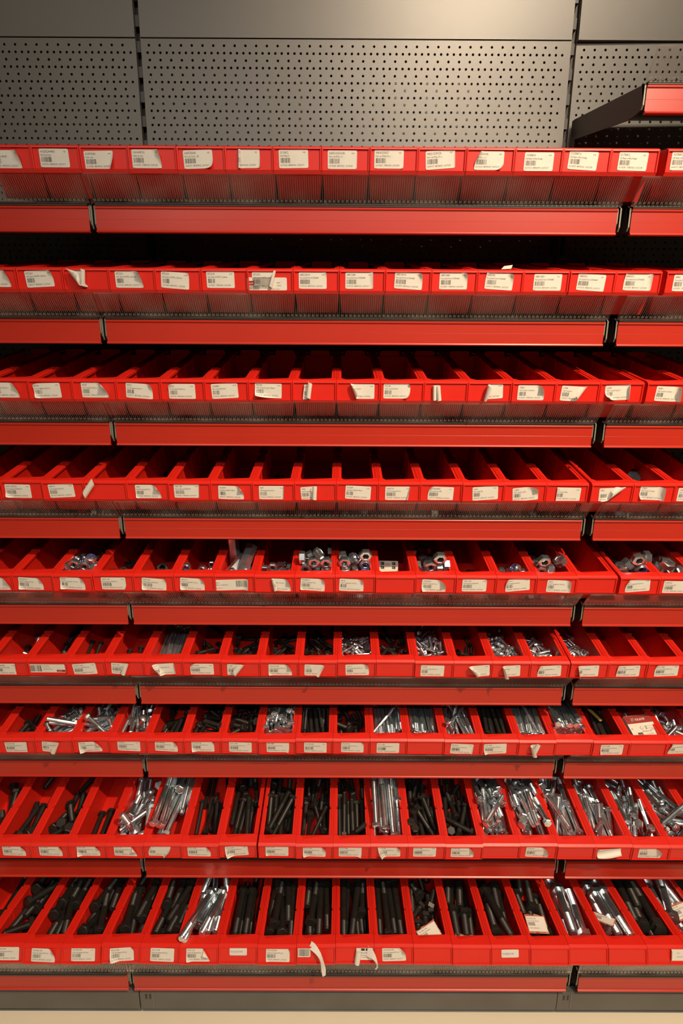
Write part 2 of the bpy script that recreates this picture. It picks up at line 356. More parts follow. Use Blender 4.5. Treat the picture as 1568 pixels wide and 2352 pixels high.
# left edges of the bins along each row, groups split where the row has a gap (x in metres is found from the sight line)
ROWS = {1: [(67.3, 111.7, -1, 12), (1536, 111.7, 0, 0)], 2: [(33, 106.6, -1, 13), (1536, 106.6, 0, 0)], 3: [(61, 101.6, -2, 13), (1491, 101.6, 0, 1)],
        4: [(93, 97.1, -2, 12), (1362, 97.1, 0, 2)], 5: [(24, 93.2, -2, 14), (1427.5, 93.2, 0, 2)], 6: [(60.5, 89.3, -2, 13), (1313, 89.0, 0, 3)],
        7: [(-9, 85.9, -1, 15), (1365, 85.7, 0, 3)], 8: [(67.6, 86.2, -2, 5), (591.5, 86.2, 0, 8), (1369.5, 86.2, 0, 3)], 9: [(51, 89.9, -2, 17)]}
BINS = {}                                          # (row, n) -> root; n counts from the left edge of the photograph, from 1
for k, grp in ROWS.items():
    oy, oz = bin_frame(k); Y, Z = shelf_pos(k); n = 0; last = -9; out = []
    for (x0, pp, a, b) in grp:
        for j in range(a, b+1):
            p = at_y(x0+pp*j, {1:341,2:617,3:876,4:1110,5:1323,6:1525,7:1704,8:1944,9:2176}[k], Y+TREL[k][0]-.0024)
            x = max(p.x, last+PITCH-.0001); last = x
            r = obj('storage_bin', BINME['A' if k < 8 else 'B' if k == 8 else 'C'])
            if x0+pp*(j+1) > 0: n += 1
            dy = rnd.uniform(-.0015, .0015)
            r.location = (x+PITCH/2, oy+dy*math.cos(TILT[k]), oz+dy*math.sin(TILT[k])); r.rotation_euler = (TILT[k], 0, 0)
            BINS[k, n] = r; r['_o'] = 1 if x0+pp*(j+1) <= 0 else 2 if x0+pp*j >= 1568 else 0
def bin_at(k, px, py):                             # the bin of a row under a pixel column, measured on the label face
    Y, Z = shelf_pos(k); X = at_y(px, py, Y+TREL[k][0]).x
    return min((abs(BINS[q].location.x-X), q) for q in BINS if q[0] == k)[1]

# ------------------------------------------------------------------ stickers
_txt = {}
def text_verts(s, size, sx=.78):
    key = (s, size, sx)
    if key not in _txt:
        cu = bpy.data.curves.new('t', 'FONT'); cu.body = s; cu.size = size; cu.resolution_u = 1
        o = bpy.data.objects.new('t', cu); me = bpy.data.meshes.new_from_object(o)
        _txt[key] = ([(v.co.x*sx, v.co.y) for v in me.vertices], [tuple(p.vertices) for p in me.polygons])
        bpy.data.objects.remove(o); bpy.data.curves.remove(cu); bpy.data.meshes.remove(me)
    return _txt[key]
def curl_map(curls):
    def f(a, b, h):                                # paper (a, b), height above it -> (a, b, height)
        z = 0.; nrm = None; x, y, hh = a, b, 0.
        for ang, off, rad in curls:
            c, s = math.cos(R(ang)), math.sin(R(ang)); e = x*c+y*s-off
            if e > 0 and hh <= 1e-6:
                th = min(e/rad, 5.2); ex = max(0, e-5.2*rad)
                l = (rad-h)*math.sin(th)+ex*math.cos(th); hh = rad-(rad-h)*math.cos(th)+ex*math.sin(th)
                x, y = x+c*(l-e), y+s*(l-e); return x, y, hh
        return x, y, h
    return f
def sticker(root, s0, t0, rot, W, Hh, curls, items, name='sticker', label=None, blank=False):
    """items: (kind, x, y, ...) measured from the centre, millimetres"""
    f = curl_map([(a, o/1000, r/1000) for a, o, r in curls]); c, s = math.cos(R(rot)), math.sin(R(rot))
    mid = (Vector((0,*BT))+Vector((0,*BG)))/2-FN*.0020; up = -(Vector((0,*BG))-Vector((0,*BT))).normalized()
    def put(a, b, h):
        x, y, z = f(a, b, h); X = x*c-y*s+s0; T_ = x*s+y*c+t0
        return Vector((X, 0, 0))+mid+up*T_+FN*(z+.0002)
    mb = MB(); nx, ny = max(4, int(W/.0022)), max(3, int(Hh/.0022)); vs = []; cut = .0014
    for j in range(ny+1):
        for i in range(nx+1):
            a, b = W*(i/nx-.5), Hh*(j/ny-.5)
            if (i in (0, nx)) and (j in (0, ny)): a -= math.copysign(cut*.45, a); b -= math.copysign(cut*.45, b)
            vs.append(put(a, b, 0))
    mb.add(vs, [(j*(nx+1)+i, j*(nx+1)+i+1, (j+1)*(nx+1)+i+1, (j+1)*(nx+1)+i) for j in range(ny) for i in range(nx)])
    for it in items:
        kd = it[0]
        if kd == 't':                              # text: x, y, size, string, ink slot
            _, x, y, sz, st, slot = it[:6]; V, Fc = text_verts(st, sz/1000, it[6] if len(it) > 6 else .78)
            mb.add([put(x/1000+a, y/1000+b, .00012) for a, b in V], Fc, slot)
        elif kd == 'b':                            # barcode: x, y, w, h
            _, x, y, w_, h_ = it; q = x; rr = random.Random(int(s0*1e5)+7); 
            while q < x+w_:
                bw = rr.choice((.22, .22, .45, .7)); 
                for g_ in range(4):
                    y0_, y1_ = y+h_*g_/4, y+h_*(g_+1)/4
                    mb.add([put(q/1000, y0_/1000, .00012), put((q+bw)/1000, y0_/1000, .00012), put((q+bw)/1000, y1_/1000, .00012), put(q/1000, y1_/1000, .00012)], [(0,1,2,3)], 1)
                q += bw+rr.choice((.3, .3, .5, .8))
        elif kd == 'r':                            # filled box: x, y, w, h, slot
            _, x, y, w_, h_, slot = it
            mb.add([put(a/1000, b/1000, .0001) for a, b in ((x,y),(x+w_,y),(x+w_,y+h_),(x,y+h_))], [(0,1,2,3)], slot)
    o = mb.build(name, ['paper', 'ink', 'redink', 'blueink', 'paper'], root)
    if label: o['label'] = label
    return o
NUMS = ['06176535  480396021  23672245', '06176132  480396003  23672253', '06176535  173829324  23672278', '06176132  483863096  23672317', '06341917  483958032  23672253']
def std_items(code, desc, qty, n, W=52, Hh=31):
    x = -W/2+2.2; top = Hh/2
    it = [('t', x, top-6.2, 5.2, code, 1, .72), ('t', x, top-11.0, 4.2, desc, 1, .72), ('b', x+.4, top-20.2, 13 if len(code) < 8 else 18, 7.6),
          ('t', x, top-25.0, 3.9, NUMS[n % 5], 1, .80), ('t', x, top-29.0, 2.6, str(17+n % 60), 1), ('t', W/2-9.5, top-5.6, 3.2, qty, 1)]
    return it
PP, SE, PX, RN = 'Pan paralel form A DIN6885', 'Stift elastic ISO8752, ', 'Surub cap hexagonal filet par', 'Piuli???? hexagonal?? de bloca'
TR, TRR, BR, BL, TL = (38, 17, 10), (30, 12, 13), (-38, 18, 9), (-140, 18, 9), (142, 18, 8)
# row: (px, py, code, description, rotation, curls, quantity)
LAB = {
1: [(17,373,'065248S','Nu bobinier BR BSP',0,[TRR],'3 EA'),(125,363,'00023023404KN','Piuli de blocare',0,[],'3 EA'),(228,368,'3024T400N','Piulita roat',1,[(-22,17,7)],'4 EA'),(337,365,'1A0004W1N','Piulita de roat',0,[(28,14,12),(-40,22,10)],'3 EA'),
    (455,366,'3047575H3N','Piuli roat Conic - 38',2,[(-45,15,12)],'4 EA'),(563,365,'X1023N','Piuli',1,[(176,10,2.2),(-14,23,6)],'1 EA'),(674,365,'CI115812','Piuli M18x1,5',1,[],'4 EA'),(786,367,'X435510541000N','Piuli roat M18 x 1,5',0,[(-4,24,5)],'8 EA'),
    (893,366,'W81815SW27','Piuli roat M18x1,50, a',0,[(-35,24,8)],'4 EA'),(1011,366,'WB2215SW32H','Piuli roat M22x1,50, a',4,[(0,23.5,6)],'4 EA'),(1123,369,'CM1030000N','Piuli M20 x 1,5',0,[(150,15,6),(-40,17,7)],'4 EA'),(1237,371.5,'1100IN814','Lift filetat orificiu hexago',0,[],'4 EA'),
    (1338.5,369,'2012IN8716','Lift filetat orificiu hexago',-3,[],'4 EA'),(1453,371,'2517IN812','Lift filetat orificiu hexago',-1,[],'4 EA'),(1574,370,'3020IN812','Lift filetat orificiu hexago',0,[],'4 EA')],
2: [(-8,640,'87525','Stift elastic',0,[TRR],'25 EA'),(90.5,638,'8752360',SE+'6x80mm',3,[TR],'25 EA'),(186,637,'8752570','Stift elastic',0,[(-145,-2,9),(-8,5,4)],'25 EA'),(297,642,'8752560',SE+'6x60mm',0,[(33,9,15)],'25 EA'),(402,644,'8752530',SE+'5x30mm',-4,[(40,22,10)],'25 EA'),
    (506,637,'8752524',SE+'5x24mm',0,[],'25 EA'),(611,644,'8752520',SE+'6x20mm',0,[(-17,11,3)],'25 EA'),(718,644.5,'6885128100',PP,0,[(35,22,10)],'2 EA'),(825,644,'688512880',PP,0,[(5,18,14)],'2 EA'),(938,643,'6885108100',PP,-3,[TR],'4 EA'),
    (1041,643,'688510880',PP,0,[TR],'4 EA'),(1146,646.5,'68858780',PP,-3,[(150,22,8),TR],'12 EA'),(1257,648.5,'688510850',PP,0,[],'4 EA'),(1357,649,'68858760',PP,-3,[],'4 EA'),(1464,648.5,'68858750',PP,-1,[(160,23,7),(10,18,10)],'4 EA'),(1577,650,'68858',PP,0,[],'2 EA')],
3: [(13,896,'47026','Inel de siguran interior p',0,[TRR],'10 EA'),(109,897,'47242','Inel de siguran interior p',2,[TL,BL],'10 EA'),(218,896,'47247','Inel de siguran interior p',0,[(38,9,11)],'10 EA'),(320,898,'47252','Inel de siguran interior p',-4,[TR],'20 EA'),
    (418,899,'47262','Inel de siguran interior p',0,[TL],'25 EA'),(516,898,'125A4RC','Saib rotund plat form',3,[],'200 EA'),(616,896,'9021A5','??aib?? rotund?? plat?? DIN902',-2,[(-112,5,14)],'100 EA'),(724,899,'9021A','',4,[(-12,-12,4.5),(170,20,3)],''),
    (829,899,'9021B','??aib?? plat?? form??',0,[(-158,8,6)],'100 EA'),(911,898,'9021A6','??aib?? rotund?? plat??',0,[(-40,15,8),(35,22,5)],''),(1004,902,'','',3,[(5,2,4),(180,6,3.4)],''),(1124,899.5,'','??aib?? form??',4,[(165,0,9)],'100 EA'),
    (1219,902,'CR820','??aib?? pentru conmento, ...',0,[(33,13,8)],'20 EA'),(1318,904.5,'12788','??aib?? plogrow',-3,[(-28,4,6)],''),(1419,902,'12SA8','??aib?? rotund?? plat?? f',3,[(-125,10,9),(2,18,3)],'50 EA'),(1535,905,'CR830','??aib?? pentru conmento, ...',-2,[(12,11,8)],'20 EA')],
4: [(42,1128,'03410120P025','Piuli hexagonal DIN934 M',-1,[(-130,16,8)],'25 EA'),(141.5,1127,'9898 10','Piuli hexagonal autobloc',3,[],'25 EA'),(215,1132,'9340','Piuli',2,[(-40,-12,6)],''),(340.5,1129,'9898','Piuli???? hexagonal?? Au',0,[(35,12,10),(-140,22,8)],'25 EA'),
    (429,1128,'9346 10B','Piuli hexagonal DIN934 M',0,[(-4,23,2.5)],'100 EA'),(530.6,1131.5,'3150AM','Piuli fixare DIN315 M8 Ki',-2,[(38,14,8)],'25 EA'),(624,1131.5,'9897','Piuli hexagonal de bloca',0,[(-2,22.5,2)],'100 EA'),(720,1133,'9898','Piuli???? hexag',5,[(-8,2,4.6)],''),
    (822,1131.5,'3156AM','Piuli fixare DIN315 M8 Ki',-3,[],'25 EA'),(913.5,1133,'9346P100','Piuli???? hexagonal?? Gra',0,[(-8,19,3)],'100 EA'),(1011.7,1134.5,'06620A080KR','Piuli autoblocant M8',-2,[TL],'2 EA'),(1114,1133,'13961','Piuli cu flan M6',4,[],'40 EA'),
    (1206,1134.5,'127820','??aib?? elastic?? plat??',6,[(48,10,12)],''),(1303,1136.6,'A22','Saib Grower 8mm',-1,[(180,22,2)],'25 EA'),(1404,1137,'9A22','',3,[(-52,-6,7)],''),(1497,1133,'127820','??aib?? elastic?? Grower',-2,[(10,9,12),(-140,19,8)],''),(1584,1138,'127821','??aib?? elastic',0,[],'')],
5: [(-4,1343,'93405','Piuli hexagonal',0,[TRR],''),(71.4,1341,'93410P100','Piuli???? hexagonal?? Gra',-4,[TR,BL],''),(167,1340,'98518',RN,-3,[TR,BL],''),(261,1340,'93410 108','Piuli hexagonal DIN934 M',0,[(-30,23,4)],'50 EA'),(354,1343,'93410168','Piuli hexagonal DIN934 M',-5,[BL,(30,22,8)],'25 EA'),
    (442,1343,'9851610',RN,-4,[BL,TR],''),(640,1343,'9346010',RN,-3,[(-168,8,4),(30,14,10)],''),(718,1342.6,'93418P025','Piuli???? hexagonal?? Gra',-4,[TR,(-140,22,7)],''),(807,1344,'98518',RN,-3,[TR],''),(996,1346,'93420P025','Piuli???? hexagonal?? Gra',-3,[(38,10,12),BL],''),
    (1089,1344.6,'93420 108','Piuli hexagonal DIN934 M',0,[(30,23,8)],'10 EA'),(1188,1343,'9851010','Piuli hexagonal autobloc',6,[(158,18,9)],'10 EA'),(1283,1346.6,'98520',RN,-2,[(15,15,9)],''),(1464,1345,'9852',RN,5,[(150,18,9)],'100 EA'),(1550,1349,'9404P025','Piuli???? hexagonal??',-1,[(20,16,10)],'')],
6: [(12,1537,'93304A080088S','Surub cap inecat torband gil',0,[(0,23,2)],'25 EA'),(195,1537,'9318105 109A',PX,5,[],'25 EA'),(283,1536,'93301 096',PX,-4,[(-18,4,5)],''),(378,1541,'93165',PX,4,[(-150,4,8),(0,22,2)],''),(464,1538,'93091096A',PX,0,[TL],'75 EA'),
    (549,1541,'93187','Surub cap',-2,[(-34,-6,7)],''),(643.6,1539.7,'93106610098',PX,-1,[(35,14,10),(-140,22,7)],''),(726,1540,'93106','Surub cap',-2,[(-22,4,7)],''),(820,1541.5,'93165 0',PX,2,[TR],''),(992.6,1541.7,'9336A0','Surub cap hexagonal filet tot',-1,[],''),
    (1097,1543,'','Surub cap filet',6,[(-148,2,7)],'25 EA'),(1167,1543.5,'93304','Surub cap torband gil',4,[(-168,4,8)],'25 EA'),(1261,1541.5,'93140','Surub cap hexagonal filet tot',4,[(158,20,8)],'100 EA'),(1347,1543,'93130','Surub capul torband g710',3,[(-170,12,8)],'25 EA'),
    (1441,1543.5,'93106 9088','Surub cap Titanium otelern fa',3,[(170,20,8)],'25 EA'),(1530,1540.5,'93930 6088','Surub cap hexagonal filet par',3,[(150,22,8)],'50 EA')],
7: [(39.5,1719.6,'93318051088',PX,1,[(-5,22,4)],''),(124,1720,'93108',PX,-6,[(-20,4,6)],''),(208,1717,'937 098',PX,4,[(-148,16,9),(38,14,10)],''),(296,1712.7,'93108060','Surub cap inecat torband gil',-3,[],'25 EA'),(382,1714,'93312688088','Surub cap hexagonal filet tot',-4,[TR],''),
    (466,1714.5,'93108061088',PX,-1,[(35,22,8),BL],''),(552,1716,'9310 0 088',PX,-2,[],'25 EA'),(638,1715,'88109888','Surub cap inecat torband gil',0,[(-30,20,8)],''),(724,1717,'93100810080',PX,-1,[],'25 EA'),(809,1716.5,'93106100A',PX,-1,[(35,22,8)],''),
    (890.6,1718,'9310 1088','Surub cap hexagonal filet tot',0,[],''),(1060,1721.6,'88108022','Surub cap inecat torband gil',-3,[(-5,22,4)],'25 EA'),(1136.7,1719.6,'9318 0808',PX,3,[BL],''),(1229,1721,'9318','Surub',6,[(-170,4,7),(-22,-2,5)],''),(1404,1722,'93110 0288',PX,1,[(-160,22,8)],'25 EA'),(1560,1719,'93110',PX,2,[(160,18,8)],'')],
8: [(32,1952,'93110 0600',PX,-2,[TR],''),(116,1952,'93110 0900',PX,-2,[(30,20,8)],''),(203,1953,'93110 1000',PX,-1,[BL,TR],''),(288,1953,'93112 100',PX,-2,[(28,16,6)],''),(367,1954,'93112','Surub',0,[(-38,9,7),(160,18,6)],''),(457,1953,'93112 1088',PX,-1,[TR],''),
    (543.6,1954,'93112 0608',PX,5,[(-142,12,10)],'25 EA'),(636,1954,'93112 1100',PX,-1,[(-140,22,7)],''),(721.6,1953.5,'93112 1200',PX,-2,[BL,TR],''),(804,1954.6,'93112 1088',PX,0,[BR],''),(893,1955,'93112 140',PX,0,[(-150,10,9),TR],''),(975,1954.7,'93114 1088',PX,0,[],'25 EA'),
    (1061.5,1955.5,'93114 1060',PX,-1,[(32,14,10)],''),(1233,1957,'93114 200',PX,-2,[(28,12,10)],''),(1398,1956,'','',0,[(-75,-2,7),(95,8,5)],''),(1493,1954.7,'93114 300','Surub cap filet',-1,[(38,12,10)],'')],
9: [(16.6,2190,'93116071098',PX,0,[],''),(99.5,2194,'93318421098','Surub cap hexagonal filet tot',-2,[(35,15,10)],''),(191,2191,'93116801098',PX,0,[],'10 EA'),(280,2192,'93116 1098',PX,4,[(-142,12,10),(40,22,6)],''),(372.5,2193,'93116 1098',PX,-2,[],''),(455,2193,'93116 120','Surub cap hexagonal filet',0,[(32,13,5),BL],''),
    (638,2186.8,'93116125098',PX,-1,[(-140,22,7),(25,23,6)],''),(904.7,2188.6,'93118 2001098','Surub cap hexagonal filet par',2,[(38,12,12)],'')],
}
BRAND = 'KRAMP'
named = {}
for k, L_ in LAB.items():
    oy, oz = bin_frame(k); t = TILT[k]; n_ = Vector((0, FN.y*math.cos(t)-FN.z*math.sin(t), FN.y*math.sin(t)+FN.z*math.cos(t)))
    for i, (px, py, code, desc, rot, curls, qty) in enumerate(L_):
        key = bin_at(k, px, py); r = BINS[key]
        mid = (Vector((0,*BT))+Vector((0,*BG)))/2-FN*.002
        m3 = Matrix.Rotation(t, 4, 'X'); P0 = r.location+(m3 @ mid)
        p = on_plane(px, py, P0, n_); loc = m3.inverted() @ (p-r.location); up = -(Vector((0,*BG))-Vector((0,*BT))).normalized()
        s0 = max(-.024, min(.024, loc.x)); t0 = max(-.0035, min(.0004, (loc-mid).dot(up)))
        W, Hh = (52, 28.5)
        items = std_items(code, desc, qty, i*7+k, W, Hh) if code or desc else []
        if key == (2, 7):
            sticker(r, s0+.0015, t0-.006, 0, .074, .022, [], [('r', -35, -3, 11, 8, 2), ('t', -33.6, -.3, 3.2, BRAND, 0), ('b', -35, -10, 20, 6), ('t', 8, -9.6, 3, 'Surub cap 6x24', 1), ('t', 18, 1, 3, 'M6x24', 1), ('t', 18, -4, 3, 'ISO8752', 1)], 'sticker', 'wide white sticker with a red block, under the other one')
        sticker(r, s0, t0, rot, W/1000, Hh/1000, curls, items)
        if code: named[key] = code
def extra(k, px, py, W, Hh, rot, curls, items, label=None):
    H2 = Hh
    key = bin_at(k, px, py); r = BINS[key]; t = TILT[k]
    mid = (Vector((0,*BT))+Vector((0,*BG)))/2-FN*.002; m3 = Matrix.Rotation(t, 4, 'X'); n_ = m3 @ FN
    p = on_plane(px, py, r.location+(m3 @ mid), n_); loc = m3.inverted() @ (p-r.location); up = -(Vector((0,*BG))-Vector((0,*BT))).normalized()
    return sticker(r, loc.x, max(-.004, min((.030-H2/1000)/2, (loc-mid).dot(up))), rot, W/1000, Hh/1000, curls, items, 'sticker', label), key
extra(5, 531, 1345, 76, 25, 2, [(-12, 22, 22), (-170, 34, 7)], [('t', -32, 4, 4, '98516', 1), ('t', -32, -1, 4, 'M8x1 x6 8 ZPC301', 1), ('t', -32, -8, 3, '4012782 108', 1), ('b', 10, -5, 26, 15)])
extra(6, 107, 1535, 83, 21, 0, [], [('b', -38, -8, 27, 16), ('t', -9, 5, 3.6, '93109108088', 1), ('t', -8, .5, 3.2, '21.005 kg / 100K', 1), ('t', -7, -4, 3.8, 'M10x100K | 50x', 1), ('r', 22, -9, 19, 5.5, 2), ('t', 25, -7.6, 3.4, BRAND, 0)], 'wide white sticker with a barcode and a red block')
extra(9, 547, 2184, 38, 17, 0, [], [('t', -17, -2.5, 6.0, '9316/120/098', 3)], 'small white sticker with blue handwriting')
extra(9, 1171, 2190, 38, 17, 1, [], [('t', -17.5, -2.5, 6.0, '9314/84/20 098', 3, .66)], 'small white sticker with blue handwriting')
extra(9, 697, 2179, 30, 20, 0, [], [('b', -12, -8, 24, 15)], 'torn white sticker with a barcode')
extra(9, 828, 2190, 66, 27, 0, [(172, 6, 6)], [('r', 1, 6, 8, 5, 1), ('r', 11, 6, 8, 5, 1), ('t', 1, 0, 4.4, 'M16x140K | 10x', 1), ('t', 1, -5, 3.2, '30,002 kg / 100K', 1), ('t', 4, -9, 3, '1387/HCI1098', 1)])
extra(9, 1552, 2189, 34, 26, 0, [(178, 8, 5)], [('t', 2, 2, 3, '05176', 1), ('t', 2, -6, 3, 'C0K26 TTN', 1)])
def tail(k, pts, w, out, label):                   # long curled paper strip hanging from a label: pixels of its centre line
    key = bin_at(k, pts[0][0], pts[0][1]); r = BINS[key]; t = TILT[k]
    mid = (Vector((0,*BT))+Vector((0,*BG)))/2-FN*.002; m3 = Matrix.Rotation(t, 4, 'X'); n_ = m3 @ FN
    L3 = []
    for (px, py), h in zip(pts, out):
        p = on_plane(px, py, r.location+(m3 @ mid)+n_*(.0006+h), n_); L3.append(m3.inverted() @ (p-r.location))
    mb = MB(); vs = []; N_ = len(L3)
    for i, p in enumerate(L3):
        d_ = (L3[min(i+1, N_-1)]-L3[max(i-1, 0)]).normalized(); sd = d_.cross(FN).normalized(); ww = w[i]/2
        tw = .5*math.sin(i*.9); sd = (sd+FN*tw).normalized()
        vs += [p+sd*ww, p-sd*ww]
    mb.add(vs, [(2*i, 2*i+1, 2*i+3, 2*i+2) for i in range(N_-1)]); o = mb.build('paper_strip', ['paper'], r, 60); o['label'] = label
tail(9, [(712,2170),(720,2176),(727,2184),(733,2193),(737,2202),(740,2211),(742,2220),(743,2230),(744,2242)], [.017,.014,.011,.009,.008,.009,.010,.010,.007], [0,.003,.007,.011,.014,.016,.017,.017,.016], 'torn paper strip curling down from the sticker')
tail(9, [(843,2184),(850,2188),(856,2194),(860,2201),(864,2209),(866,2216),(866,2222),(862,2227)], [.022,.018,.012,.008,.005,.003,.003,.003], [.001,.004,.009,.012,.014,.013,.011,.009], 'thin torn paper strip curling down from the sticker')
for (k, n), r in BINS.items():
    row = ROWN[k]+' row'
    if (k, n) in named: lab = 'red plastic bin with sticker %s, %s from the left in the %s' % (named[k, n], ORD[n], row)
    else: lab = 'red plastic storage bin, %s from the left in the %s of bins' % (ORD[n], row)
    if r['_o'] == 1: lab = 'red plastic bin cut off by the left picture edge, only its back showing, %s' % row
    if r['_o'] == 2: lab = 'red plastic bin cut off by the right picture edge, only its back showing, %s' % row
    tag(r, lab, 'bin', 'bins in the %s' % row); del r['_o']

# ------------------------------------------------------------------ bolts and nuts (settled poses, stored in bin coordinates)
SPECS = [(0,8,30), (0,8,36), (0,8,40), (0,8,50), (0,8,60), (0,10,28), (0,10,35), (0,10,48), (0,10,70), (0,10,80), (0,10,85), (0,10,95), (0,12,38), (0,12,68), (0,12,72), (0,12,80), (0,12,90), (0,13,70), (0,13,95), (0,14,30), (0,14,52), (0,14,60), (0,14,70), (0,14,80), (0,14,110), (0,14,120), (0,14,130), (0,15,130), (0,15,140), (0,16,30), (0,16,40), (0,16,50), (0,16,60), (0,16,70), (0,16,80), (0,16,90), (0,16,100), (0,16,110), (0,16,115), (0,16,120), (0,16,125), (0,16,130), (0,16,140), (0,16,150), (0,18,40), (0,18,50), (0,18,60), (0,18,70), (0,18,90), (0,18,110), (0,18,120), (0,20,60), (0,20,80), (0,20,100), (0,20,110), (0,20,130), (0,20,140), (1,6,28), (1,6,32), (1,6,105), (1,7,28), (1,8,28), (1,8,30), (1,8,95), (1,8,105), (1,8,115), (1,10,25), (1,10,35), (1,10,58), (1,10,60), (1,10,105), (1,11,80), (1,11,90), (1,12,80), (1,12,85), (1,12,125), (1,13,120), (1,14,68), (1,16,60), (1,16,70), (1,16,90), (1,16,100), (1,16,110), (1,16,120), (1,16,130), (1,16,150), (1,20,70), (1,20,90), (1,20,100), (1,20,110), (1,20,120), (1,20,130), (1,20,140), (2,7,32), (2,8,110), (2,9,80), (3,11,0), (3,12,0), (3,14,0), (3,16,0), (3,17,0), (4,8,0), (4,12,0), (4,16,0), (4,17,0), (4,18,0), (5,12,0), (5,16,0), (6,16,80)]
